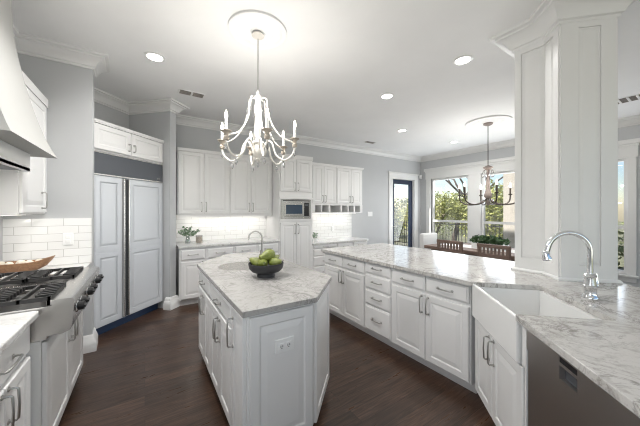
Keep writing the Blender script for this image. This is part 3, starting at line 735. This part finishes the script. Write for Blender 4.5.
# ---------------------------------------------------------------- faucets
fc = thing('faucet', 'chrome gooseneck kitchen faucet behind the farmhouse sink', 'faucet', (2.313, .470, CT1))
MB().lathe([(.040, 0), (.040, .006), (.034, .014), (.031, .03), (.031, .06), (.035, .066), (.035, .074), (.029, .08), (.027, .125), (.031, .13), (.031, .14), (.022, .15)], 24).build('base', M_CHROME, fc, True)
d = Vector((-.72, .69)); d.normalize()
pts = [(0, 0, .11), (0, 0, .26)] + [(d.x * (.115 - .115 * math.cos(a)), d.y * (.115 - .115 * math.cos(a)), .285 + .115 * math.sin(a)) for a in [PI * i / 14 * 1.02 for i in range(0, 14)]]
e = pts[-1]; pts += [(e[0] + d.x * .012, e[1] + d.y * .012, e[2] - .04)]
MB().tube(pts, .0150, 12).build('spout', M_CHROME, fc, True)
e = pts[-1]
MB().lathe([(.013, .02), (.019, .012), (.020, -.012), (.026, -.030), (.026, -.038), (.02, -.042), (.001, -.042)], 18, Matrix.Translation(e) @ Matrix.Rotation(.2, 4, Vector((-d.y, d.x, 0)))).build('spray_head', M_CHROME, fc, True)
s = Vector((.70, -.72)).normalized()
sd = Vector((.62, -.40)).normalized()
MB().tube([(sd.x * .012, sd.y * .012, .085), (sd.x * .04, sd.y * .04, .085)], [.018, .014], 12).tube([(sd.x * .036, sd.y * .036, .075), (sd.x * .042, sd.y * .042, .10), (sd.x * .040, sd.y * .040, .15)], [.015, .011, .005], 10).build('lever', M_CHROME, fc, True)
f2 = thing('faucet', 'slim brushed gooseneck faucet beside the island prep sink', 'faucet', (1.06, 2.75, CT1))
MB().lathe([(.024, 0), (.024, .006), (.016, .012), (.014, .05), (.012, .055)], 18).build('base', M_NICKEL, f2, True)
d = Vector((-.75, .0)).normalized(); d = Vector((-.97, .1)).normalized()
pts = [(0, 0, .05), (0, 0, .23)] + [(d.x * (.072 - .072 * math.cos(a)), d.y * (.072 - .072 * math.cos(a)), .245 + .072 * math.sin(a)) for a in [PI * i / 12 for i in range(13)]]
e = pts[-1]; pts.append((e[0], e[1], e[2] - .02))
MB().tube(pts, .009, 10).build('spout', M_NICKEL, f2, True)
MB().tube([(0, 0, .06), (-.03, -.035, .075), (-.032, -.037, .12)], .006, 8).build('lever', M_NICKEL, f2, True)

# ---------------------------------------------------------------- things on the counters
M_BOWL = mat('matte charcoal ceramic', (.022, .022, .025), .55)
BC = (.835, 2.075)
o = tag(MB().lathe([(.001, .012), (.066, .0), (.072, 0), (.072, .016), (.066, .028), (.072, .034), (.112, .044), (.134, .066), (.142, .100), (.142, .112), (.136, .113), (.128, .076), (.100, .058), (.001, .046)], 40).build('fruit_bowl', M_BOWL, None, True, (BC[0], BC[1], CT1)), 'matte black footed fruit bowl on the island', 'bowl')
def pear(loc, axis, label, s=1.0):
    t = thing('pear', label, 'pear', (BC[0] + loc[0], BC[1] + loc[1], CT1 + loc[2] + .006), 0, 'green pears in the black bowl')
    t.rotation_euler = Vector(axis).to_track_quat('Z', 'Y').to_euler()
    pr = [(.001, -.040), (.012, -.043), (.028, -.038), (.038, -.024), (.042, -.006), (.040, .010), (.032, .028), (.024, .044), (.019, .058), (.012, .068), (.001, .069)]
    MB().lathe([(r * s, z * s) for r, z in pr], 20).build('fruit', M_PEAR, t, True)
    MB().tube([(0, 0, .066 * s), (.002, .001, .078 * s), (.006, .003, .09 * s)], .002, 6).build('stem', M_BARK, t, True)
R_ = Vector((.838, -.5457, 0)); F_ = Vector((.5457, .838, 0))
def rl(r, f, z): v = R_ * r + F_ * f; return (v.x, v.y, z)
pear(rl(-.065, -.035, .113), rl(-.8, .15, .35), 'green pear lying at the left of the black bowl', 1.0)
pear(rl(-.012, -.065, .108), rl(.3, -.9, .25), 'green pear at the front middle of the black bowl, blossom end in shade', .92)
pear(rl(.072, -.03, .112), rl(.8, -.3, .2), 'green pear at the right front of the black bowl', .95)
pear(rl(.02, .0, .165), rl(-.55, -.55, -.12), 'large green pear on top of the heap in the black bowl', 1.22)
pear(rl(.045, .062, .116), rl(.5, .6, .3), 'green pear at the back right of the black bowl', 1.0)
pear(rl(-.04, .06, .116), rl(-.4, .7, .3), 'green pear at the back left of the black bowl', 1.0)

def leaf_quads(mb, c, n, rad, size, flat=False):
    for _ in range(n):
        v = Vector((random.gauss(0, 1), random.gauss(0, 1), random.gauss(0, 1))).normalized() * (random.random() ** .4)
        p = Vector(c) + Vector((v.x * rad[0], v.y * rad[1], v.z * rad[2])); s = size * random.uniform(.6, 1.3)
        a = Vector((random.uniform(-1, 1), random.uniform(-1, 1), random.uniform(-.6, .8))).normalized(); b = a.orthogonal().normalized()
        b.rotate(Matrix.Rotation(random.uniform(0, 6.28), 3, a)); n_ = a.cross(b) * s * .12
        mb.add([p - a * s, p - b * s * .42 - n_, p + a * s, p + b * s * .42 - n_], [(0, 1, 2), (0, 2, 3)])
    return mb
vs_ = thing('flower_vase', 'small clear glass vase of eucalyptus on the back counter', 'vase', (.585, 4.80, CT1))
MB().lathe([(.001, .004), (.032, 0), (.038, .004), (.042, .03), (.034, .075), (.022, .105), (.026, .125), (.023, .125), (.019, .105), (.030, .075), (.038, .03), (.034, .010), (.001, .010)], 20).build('vase_body', glass('vase glass', .22, (.88, .90, .90)), vs_, True)
st = MB(); lf = MB()
for i in range(9):
    a = i * 2.4; r = .07 + .035 * (i % 3); tip = Vector((r * math.cos(a) * 1.2, r * math.sin(a) * .8, .19 + .025 * (i % 4)))
    st.tube([(0, 0, .012), (tip.x * .25, tip.y * .25, .12), tuple(tip)], .0022, 5)
    for t_ in (.45, .6, .75, .88, 1): leaf_quads(lf, Vector((tip.x * t_, tip.y * t_, .09 + (tip.z - .09) * t_)), 5, (.028, .028, .02), .024)
st.build('stems', M_EUC, vs_); lf.build('leaves', M_EUC, vs_, fixn=False)
cn = thing('candle', 'beige candle in a glass jar beside the vase', 'candle', (.755, 4.80, CT1))
MB().lathe([(.001, 0), (.052, 0), (.054, .004), (.054, .13), (.050, .13), (.050, .008), (.001, .008)], 24).build('jar', glass('candle jar', .12, (.93, .93, .92)), cn, True)
MB().lathe([(.001, .009), (.049, .009), (.049, .10), (.001, .098)], 24).build('wax', mat('beige wax', (.62, .52, .44), .5), cn, True)
MB().tube([(0, 0, .098), (0, 0, .112)], .0015, 5).build('wick', M_BLACK, cn)
pl = thing('potted_plant', 'tiny potted plant on the low counter by the microwave tower', 'plant', (2.985, 4.72, DT))
MB().lathe([(.001, 0), (.032, 0), (.042, .07), (.042, .078), (.036, .078), (.034, .068), (.001, .068)], 20).build('pot', M_CERAM, pl, True)
leaf_quads(MB(), (0, 0, .13), 60, (.06, .06, .06), .026).build('leaves', M_EUC, pl, fixn=False)
# dough bowl
db = thing('dough_bowl', 'long honey coloured wooden dough bowl on the counter past the range', 'bowl', (-.955, 3.38, CT1), -.05)
m = MB(); vs = []; fs = []; NU, NV = 24, 7
prof = [(0.0, .012), (.55, .010), (.80, .030), (.93, .058), (1.0, .078), (.93, .078), (.84, .052), (.70, .030), (.45, .024), (0.0, .022)]
prof = [(.001, .0), (.50, .0), (.78, .020), (.92, .050), (1.0, .076), (.93, .078), (.84, .052), (.70, .030), (.45, .020), (.001, .018)]
m.lathe(prof, 32)
m.v = [(x * .27, y * .105, z * 1.15 + .10 * max(0, abs(x) - .40) ** 1.6 * (1 if z > .015 else .3)) for x, y, z in m.v]
m.build('bowl', M_BREADW, db, True)
M_CREAM = paint('cream shell', (.62, .57, .48), .7, .08)
for i, (x, y, z, r) in enumerate([(-.15, 0, .048, .030), (-.085, .02, .052, .034), (-.02, -.015, .050, .030), (.04, .02, .054, .033), (.10, -.01, .052, .032), (.16, .01, .058, .030)]):
    lb = ['leftmost', 'second from the left', 'third from the left', 'fourth from the left', 'fifth from the left', 'rightmost'][i] + ' cream coloured ball in the wooden dough bowl'
    v = Matrix.Rotation(-.05, 3, 'Z') @ Vector((x, y, z))
    bl = MB().ball((0, 0, 0), r, 10)
    o = bl.build('decorative_ball', M_CREAM, None, True, (-.955 + v.x, 3.38 + v.y, CT1 + v.z + .019)); tag(o, lb, 'ornament', 'cream balls in the dough bowl')

# ---------------------------------------------------------------- wall plates, sensors
def plate(name, label, cat, loc, rz, w, h, kind):
    t = thing(name, label, cat, loc, rz)
    MB().bbox(-w / 2, w / 2, -.010, 0, -h / 2, h / 2, .003).build('cover_plate', M_PLATE, t)
    if kind == 'outlet_h':
        for s in (-1, 1): MB().bbox(s * .022 - .016, s * .022 + .016, -.014, -.009, -.017, .017, .002).build('socket', M_PLATE, t)
        for s in (-1, 1):
            MB().box(s * .022 - .008, s * .022 - .004, -.0146, -.0136, -.006, .006).box(s * .022 + .004, s * .022 + .008, -.0146, -.0136, -.006, .006).box(s * .022 - .003, s * .022 + .003, -.0146, -.0136, -.013, -.009).build('slots', M_BLACK, t)
    elif kind == 'outlet':
        for s in (-1, 1): MB().bbox(-.017, .017, -.014, -.009, s * .022 - .016, s * .022 + .016, .002).build('socket', M_PLATE, t)
    else:
        n = kind
        for i in range(n):
            x = (i - (n - 1) / 2) * .046; MB().bbox(x - .016, x + .016, -.015, -.009, -.033, .033, .002).build('rocker', M_PLATE, t)
    return t
# island outlet sits on the front panel
T = Matrix.Translation((fp[0], fp[1], 0)) @ Matrix.Rotation(ang, 4, 'Z')
p = T @ Vector((.683 - .467, -T_ + .002, .672))
plate('electrical_outlet', 'white double outlet on the front panel of the island', 'outlet', tuple(p), ang, .118, .078, 'outlet_h')
plate('electrical_outlet', 'white outlet on the tile beside the dough bowl', 'outlet', (-.64, YE - .010, 1.17), 0, .078, .118, 'outlet')
plate('electrical_outlet', 'white outlet on the tile under the long upper cabinets', 'outlet', (1.30, YB - .010, 1.10), 0, .078, .118, 'outlet')
plate('electrical_outlet', 'white outlet on the tile below the pigeonholes', 'outlet', (3.72, YB - .010, 1.02), 0, .078, .118, 'outlet')
plate('light_switch', 'white triple light switch on the grey wall right of the cabinets', 'light switch', (4.93, YB, 1.355), 0, .165, .118, 3)
ms = thing('motion_sensor', 'small white motion sensor high in the corner by the door', 'sensor', (6.98, YB - .03, 2.46), -.7)
MB().bbox(-.035, .035, -.05, .03, -.06, .06, .01).build('body', M_PLATE, ms); MB().ball((0, -.045, -.015), .024, 8).build('lens', M_CERAM, ms, True)

# ---------------------------------------------------------------- ceiling: lights, vents, medallions
for x, y, s in ((.088, 3.258, 'recessed ceiling light near the refrigerator'), (2.829, 1.54, 'recessed ceiling light nearest the panelled column'), (2.831, 2.604, 'recessed ceiling light over the middle of the peninsula'),
                (4.308, 3.567, 'recessed ceiling light toward the back wall, past the peninsula'), (6.053, 3.506, 'recessed ceiling light in front of the dining windows'),
                (.06, 2.12, 'added unseen recessed light over the aisle between range and island')):  # last one is added out of view to brighten the aisle fronts
    t = thing('recessed_light', s, 'ceiling light', (x, y, CEIL), 0, 'recessed ceiling lights')
    MB().lathe([(.070, 0), (.098, 0), (.098, -.006), (.088, -.010), (.072, -.008), (.070, -.004)], 28).build('trim_ring', M_PLATE, t, True)
    MB().lathe([(.001, -.002), (.071, -.002), (.071, -.005), (.001, -.005)], 28).build('lens', M_LED, t)
    l = bpy.data.lights.new('downlight', 'SPOT'); l.energy = 125 if (x < .07) else 52; l.spot_size = math.radians(150); l.spot_blend = .8; l.shadow_soft_size = .09; l.color = (1, .985, .965)
    lo = bpy.data.objects.new('downlight', l); S.collection.objects.link(lo); lo.location = (x, y, CEIL - .03)
M_VENT = mat('vent dark slots', (.10, .09, .08), .7)
def vent(x, y, rz, w, h, label, n, split):
    t = thing('ceiling_vent', label, 'vent', (x, y, CEIL), rz)
    MB().bbox(-w / 2 - .02, w / 2 + .02, -h / 2 - .02, h / 2 + .02, -.008, 0, .003).build('frame', M_PLATE, t)
    MB().box(-w / 2, w / 2, -h / 2, h / 2, -.010, -.008).build('duct_opening', M_VENT, t)
    sl = MB()
    for i in range(n):
        yy = -h / 2 + h * (i + .5) / n; sl.box(-w / 2, w / 2, yy - .003, yy + .003, -.016, -.010)
    for xx in split: MB().box(xx - .012, xx + .012, -h / 2, h / 2, -.018, -.008).build('divider', M_PLATE, t)
    sl.build('slats', mat('vent slats %d' % n, (.36, .33, .30), .5), t)
vent(.535, 4.0, 0, .29, .12, 'ceiling vent left of the chandelier near the back wall', 4, [0])
vent(4.41, 4.58, 0, .26, .10, 'ceiling vent above the right upper cabinets', 4, [])
vent(5.80, .78, PI / 2, .30, .24, 'ceiling vent seen right of the panelled column', 6, [-.09, 0, .09])
def medallion(x, y, r, label):
    pr = [(.001, -.012), (r * .16, -.012), (r * .17, -.022), (r * .24, -.024), (r * .28, -.014), (r * .50, -.012), (r * .54, -.020), (r * .62, -.021), (r * .66, -.014), (r * .80, -.012), (r * .84, -.022), (r * .94, -.027), (r * 1.0, -.02), (r * 1.0, 0)]
    tag(MB().lathe(pr, 56).build('ceiling_medallion', M_CEIL, None, True, (x, y, CEIL)), label, 'medallion')
medallion(.843, 2.286, .255, 'round plaster ceiling medallion above the white chandelier')
medallion(5.195, 2.375, .36, 'round plaster ceiling medallion above the bronze chandelier')

def bez(P, n=10):
    """Catmull-Rom through the points"""
    P = [Vector(p) for p in P]; P = [P[0] * 2 - P[1]] + P + [P[-1] * 2 - P[-2]]; o = []
    for i in range(1, len(P) - 2):
        for k in range(n):
            t = k / n; a, b, c, d = P[i - 1:i + 3]
            o.append(.5 * ((2 * b) + (c - a) * t + (2 * a - 5 * b + 4 * c - d) * t * t + (3 * b - a - 3 * c + d) * t ** 3))
    o.append(P[-2]); return o
def drop(T, r): return MB().lathe([(.0005, .5 * r), (r * .28, .2 * r), (r * .5, -.6 * r), (r * .36, -1.1 * r), (.0005, -1.5 * r)], 6, T)
# white chandelier
ch = thing('chandelier', 'white candle chandelier with crystals hanging over the island', 'chandelier', (.843, 2.286, CEIL), 0)
zc = CEIL - .012
MB().lathe([(.001, -.036), (.055, -.036), (.055, -.046), (.03, -.062), (.008, -.07)], 20).build('canopy', M_CHAND, ch, True)
MB().tube([(0, 0, -.06), (0, 0, -.56)], .005, 8).build('rod', M_NICKEL, ch)
cz = lambda z: z - zc
body = [(.001, 2.50), (.012, 2.50), (.014, 2.47), (.032, 2.455), (.035, 2.44), (.020, 2.42), (.026, 2.39), (.036, 2.35), (.030, 2.31), (.018, 2.28), (.022, 2.25), (.030, 2.21), (.024, 2.14), (.020, 2.08), (.030, 2.06), (.055, 2.05), (.060, 2.035), (.042, 2.02), (.052, 1.99), (.054, 1.965), (.040, 1.93), (.018, 1.905), (.022, 1.895), (.012, 1.88), (.001, 1.875)]
MB().lathe([(r, cz(z)) for r, z in body], 20).build('stem', M_CHAND, ch, True)
off = yaw0 = -math.radians(33.07)
for i in range(6):
    a = off + math.radians(60 * i - 5); ca, sa = math.cos(a), math.sin(a)
    A_ = lambda r, z: (r * ca, r * sa, cz(z))
    arm = MB().tube(bez([A_(.045, 1.99), A_(.09, 2.055), A_(.13, 2.03), A_(.165, 1.93), A_(.235, 1.885), A_(.30, 1.92), A_(.33, 1.985), A_(.33, 2.02)], 6), .0085, 8).build('arm', M_CHAND, ch, True)
    MB().tube(bez([A_(.032, 2.44), A_(.075, 2.43), A_(.085, 2.36), A_(.12, 2.22), A_(.20, 2.10), A_(.315, 2.04)], 6), .0065, 8).build('scroll', M_CHAND, arm, True)
    T = Matrix.Translation(A_(.33, 2.0))
    MB().lathe([(.001, -.01), (.020, 0), (.024, .02), (.016, .03), (.018, .05), (.030, .062), (.042, .068), (.042, .073), (.016, .075), (.014, .078)], 16, T).build('candle_cup', M_TAUPE, arm, True)
    cd_ = MB().lathe([(.012, .078), (.012, .165), (.001, .167)], 12, T).build('candle_sleeve', M_PLATE, arm, True)
    MB().lathe([(.006, .166), (.012, .182), (.011, .20), (.005, .222), (.0005, .235)], 12, T).build('bulb', M_FLAME, arm, True)
    for r, z in ((.33, 1.955), (.235, 1.855)): drop(Matrix.Translation(A_(r, z)), .027).build('crystal_drop', M_CRYS, arm)
    l = bpy.data.lights.new('candle_light', 'POINT'); l.energy = 3.8; l.shadow_soft_size = .03; l.color = (1, .96, .90)
    lo = bpy.data.objects.new('candle_light', l); S.collection.objects.link(lo); lo.location = Vector((.843, 2.286, CEIL)) + Vector(A_(.33, 2.26))
for i in range(6):
    a = off + math.radians(60 * i); m_ = drop(Matrix.Translation((.095 * math.cos(a), .095 * math.sin(a), cz(2.33))), .026); m_.build('crystal_drop', M_CRYS, ch)
m_ = drop(Matrix.Translation((0, 0, cz(1.855))), .022); m_.build('crystal_drop', M_CRYS, ch)
# bronze chandelier over the dining table
ch = thing('chandelier', 'bronze candle chandelier hanging over the dining table', 'chandelier', (5.195, 2.375, CEIL))
MB().lathe([(.001, -.014), (.075, -.014), (.075, -.045), (.05, -.062), (.01, -.075)], 20).build('canopy', M_ROSE, ch, True)
MB().tube([(0, 0, -.07), (0, 0, -.80)], .007, 8).build('rod', M_BRONZE, ch)
cz = lambda z: z - CEIL
body = [(.001, 2.27), (.03, 2.26), (.075, 2.235), (.08, 2.22), (.045, 2.19), (.02, 2.17), (.018, 2.02), (.03, 2.0), (.032, 1.92), (.028, 1.85), (.04, 1.82), (.062, 1.74), (.064, 1.70), (.05, 1.68), (.03, 1.66), (.035, 1.58), (.02, 1.55), (.001, 1.54)]
MB().lathe([(r, cz(z)) for r, z in body], 20).build('stem', M_ROSE, ch, True)
for i in range(6):
    a = off + math.radians(12 + 60 * i); ca, sa = math.cos(a), math.sin(a); A_ = lambda r, z: (r * ca, r * sa, cz(z))
    arm = MB().tube(bez([A_(.03, 1.66), A_(.10, 1.60), A_(.22, 1.56), A_(.36, 1.565), A_(.46, 1.62), A_(.485, 1.70), A_(.485, 1.74)], 6), .013, 8).build('arm', M_BRONZE, ch, True)
    T = Matrix.Translation(A_(.485, 1.735))
    MB().lathe([(.001, -.01), (.022, 0), (.035, .012), (.035, .018), (.018, .022)], 14, T).build('candle_cup', M_BRONZE, arm, True)
    MB().lathe([(.015, .02), (.015, .14), (.001, .142)], 12, T).build('candle_sleeve', M_BRONZE, arm, True)
    MB().lathe([(.008, .141), (.016, .162), (.014, .186), (.006, .215), (.0005, .23)], 12, T).build('bulb', M_FLAME, arm, True)
    if i in (2, 3): pass
    MB().tube(bez([A_(.03, 2.20), A_(.075, 2.17), A_(.085, 2.12)], 4), .004, 6).build('hook', M_BRONZE, arm, True)
    drop(Matrix.Translation(A_(.085, 2.09)), .03).build('crystal_drop', M_CRYS, arm); drop(Matrix.Translation(A_(.08, 1.64)), .03).build('crystal_drop', M_CRYS, arm)
    l = bpy.data.lights.new('candle_light', 'POINT'); l.energy = 5; l.shadow_soft_size = .03; l.color = (1, .96, .90)
    lo = bpy.data.objects.new('candle_light', l); S.collection.objects.link(lo); lo.location = Vector((5.195, 2.375, CEIL)) + Vector(A_(.485, 2.02))

# ---------------------------------------------------------------- dining set
tb = thing('dining_table', 'long brown wooden dining table in front of the windows', 'table', (5.195, 2.375, 0))
MB().bbox(-.52, .52, -1.15, .95, .70, .76, .006).build('tabletop', M_CHAIRW, tb)
MB().box(-.44, .44, -1.05, .85, .62, .70).build('apron', M_CHAIRW, tb)
for sx in (-1, 1):
    for sy in (-1, 1): MB().bbox(sx * .42 - .045, sx * .42 + .045, sy * .92 - .145, sy * .92 - .055, 0, .62, .008).build('leg', M_CHAIRW, tb)
M_LINEN = paint('white linen', (.80, .79, .77), .9)
o = MB().bbox(-.20, .20, -1.0, .85, 0, .006, .002).build('table_runner', M_LINEN, None, False, (5.195, 2.375, .76)); tag(o, 'white linen runner lying along the dining table', 'table runner')
def dchair(loc, rz, label):
    t = thing('dining_chair', label, 'chair', loc, rz, 'dining chairs')     # local +y = facing the table
    w = .235
    for s in (-1, 1):
        MB().tube([(s * (w - .02), -.19, 0), (s * (w - .02), -.20, .45), (s * (w - .02), -.245, .915)], .020, 8).build('post', M_CHAIRW, t, True)
        MB().bbox(s * (w - .02) - .019, s * (w - .02) + .019, .19, .228, 0, .44, .004).build('leg', M_CHAIRW, t)
    MB().bbox(-w, w, -.21, .24, .44, .475, .008).build('seat', M_CHAIRW, t)
    T = Matrix.Translation((0, -.238, 0))
    MB().bbox(-w, w, -.018, .018, .875, .93, .006, T).build('top_rail', M_CHAIRW, t)
    MB().bbox(-w + .03, w - .03, -.012, .020, .70, .785, .005, T).build('back_rail', M_CHAIRW, t)
    for i in range(8):
        x = -w + .05 + (2 * w - .1) * i / 7; MB().box(x - .011, x + .011, -.009, .013, .78, .88, T).build('slat', M_CHAIRW, t)
    MB().box(-w + .03, w - .03, -.225, -.20, .37, .44).build('seat_rail', M_CHAIRW, t)
    return t
dchair((4.69, 2.66, 0), -PI / 2, 'brown slat back dining chair left of its twin, near side of the table')
dchair((4.69, 1.96, 0), -PI / 2, 'brown slat back dining chair nearer the column, near side of the table')
wc = thing('dining_chair', 'white upholstered chair at the far head of the dining table', 'chair', (5.15, 3.30, 0), PI)
M_FAB = paint('white upholstery', (.78, .78, .77), .9)
MB().bbox(-.26, .26, -.22, .28, .36, .50, .03).build('seat', M_FAB, wc)
MB().bbox(-.26, .26, -.30, -.20, .36, .96, .03).build('backrest', M_FAB, wc)
for sx in (-1, 1):
    for y in (-.24, .22): MB().bbox(sx * .21 - .02, sx * .21 + .02, y - .02, y + .02, 0, .37, .004).build('leg', M_CHAIRW, wc)
pt = thing('planter', 'white planter box of green foliage in the middle of the dining table', 'planter', (5.15, 2.33, .766))
MB().bbox(-.09, .09, -.27, .27, 0, .09, .006).build('box', M_PLATE, pt)
leaf_quads(MB(), (0, 0, .15), 420, (.16, .34, .09), .045).build('foliage', M_LEAFD, pt, fixn=False)

# ---------------------------------------------------------------- outside
def paving():
    m = mat('lawn', (.14, .16, .06), .9); LK(m, ramp(m, noise(m, wpos(m), 2.0, 5), [(.3, (.12, .13, .07)), (.7, (.24, .235, .16))]), pbsdf(m).inputs['Base Color']); return m
struct('ground', MB().box(-30, 60, -30, 60, -.6, -.25), paving(), 'pale green lawn outside the windows', 'ground')
M_STUC = paint('beige stucco', (.52, .48, .42), .9, .03)
nb = thing('house_wing', 'beige stucco wing of the house seen through the second window', 'house', (9.3, 3.05, -.25))
MB().box(-.35, .35, -.75, .62, 0, 3.6).build('wall', M_STUC, nb)
MB().box(-.45, .45, -.85, .72, 3.6, 3.75).build('roof_edge', M_TRIM, nb)
def fence(p0, p1, n, label):
    p0 = Vector(p0); p1 = Vector(p1); L = (p1 - p0).length; t = thing('iron_fence', label, 'fence', p0, math.atan2(p1.y - p0.y, p1.x - p0.x))
    MB().box(0, L, -.015, .015, 1.12, 1.15).build('top_rail', M_IRON, t); MB().box(0, L, -.015, .015, .15, .18).build('bottom_rail', M_IRON, t)
    k = MB()
    for i in range(n + 1):
        x = L * i / n; k.box(x - .009, x + .009, -.009, .009, 0, 1.22)
    k.build('pickets', M_IRON, t)
    for x in (0, L / 2, L): MB().box(x - .03, x + .03, -.03, .03, 0, 1.3).build('post', M_IRON, t)
fence((10.4, 3.6, -.25), (10.4, 11.5, -.25), 60, 'black iron picket fence outside the dining windows')
def branch(mb, p, d, L, r, depth):
    q = p + d * L * .5 + Vector((random.uniform(-.1, .1), random.uniform(-.1, .1), random.uniform(-.05, .1))) * L
    e = q + (d + Vector((random.uniform(-.3, .3), random.uniform(-.3, .3), random.uniform(-.1, .3)))).normalized() * L * .5
    mb.tube([p, q, e], [r, r * .85, r * .62], 6 if depth > 1 else 4)
    if depth:
        for _ in range(3 if depth > 1 else 3):
            nd = (d + Vector((random.uniform(-1, 1), random.uniform(-1, 1), random.uniform(-.35, .75))) * .9).normalized()
            branch(mb, random.choice((q, e, e)), nd, L * random.uniform(.62, .8), r * .58, depth - 1)
def bare_tree(x, y, h, label, lean=(0, 0)):
    t = thing('bare_tree', label, 'tree', (x, y, -.3)); mb = MB()
    mb.tube([(0, 0, -.1), (lean[0] * .5, lean[1] * .5, h * .18), (lean[0], lean[1], h * .36)], [.13, .11, .09], 8)
    for i in range(5):
        a = i * 1.26 + random.uniform(-.3, .3)
        branch(mb, Vector((lean[0], lean[1], h * .34)), Vector((math.cos(a) * .8, math.sin(a) * .8, .75)).normalized(), h * .24, .055, 4)
    mb.build('trunk', M_BARK, t, fixn=False)
def bush(x, y, rad, z, n, m, label, size=.09, name='bush'):
    t = thing(name, label, 'bush' if name == 'bush' else 'tree', (x, y, -.27)); mb = MB()
    for i in range(7):
        c = (random.uniform(-.55, .55) * rad[0], random.uniform(-.55, .55) * rad[1], z + random.uniform(-.5, .45) * rad[2])
        leaf_quads(mb, c, n // 7, (rad[0] * .6, rad[1] * .6, rad[2] * .6), size)
    mb.build('foliage', m, t, fixn=False)
    k = MB()
    for i in range(4): k.tube([(.1 * i - .15, 0, 0), (random.uniform(-.4, .4) * rad[0], random.uniform(-.4, .4) * rad[1], z)], [.04, .02], 5)
    k.build('stems', M_BARK, t, fixn=False)
bare_tree(13.7, 8.0, 7.0, 'bare oak tree behind the left dining window', (.3, -.5))
bare_tree(17.8, 7.9, 8.5, 'bare oak tree behind the middle of the dining windows', (-.2, .4))
bare_tree(12.5, .6, 7.5, 'bare oak tree seen right of the column', (0, .2))
bare_tree(8.6, 14.5, 7.0, 'bare oak tree beyond the navy door')
bush(12.2, 8.2, (1.7, 1.9, 1.1), 1.5, 3600, M_LEAFY, 'yellow green bush left behind the fence')
bush(12.6, 5.3, (1.6, 1.7, 1.4), 1.7, 3600, M_LEAFY, 'yellow green bush behind the fence, middle of the window view')
bush(13.5, 11.5, (2.2, 2.2, 1.3), 1.4, 3000, M_LEAFG, 'olive bush at the far left beyond the fence')
bush(18.5, 9.0, (2.5, 5.0, 2.0), 1.6, 4200, M_LEAFG, 'wide olive thicket far behind the fence')
bush(11.6, .9, (1.2, 1.4, 1.6), 1.5, 2600, M_LEAFG, 'olive bush right of the column outside')
bush(8.6, 9.0, (1.3, 1.2, 1.5), 1.5, 3000, M_LEAFG, 'olive bush outside the navy door')
bush(8.2, 13.0, (3.0, 1.5, 1.8), 1.6, 3000, M_LEAFG, 'olive thicket far behind the navy door')
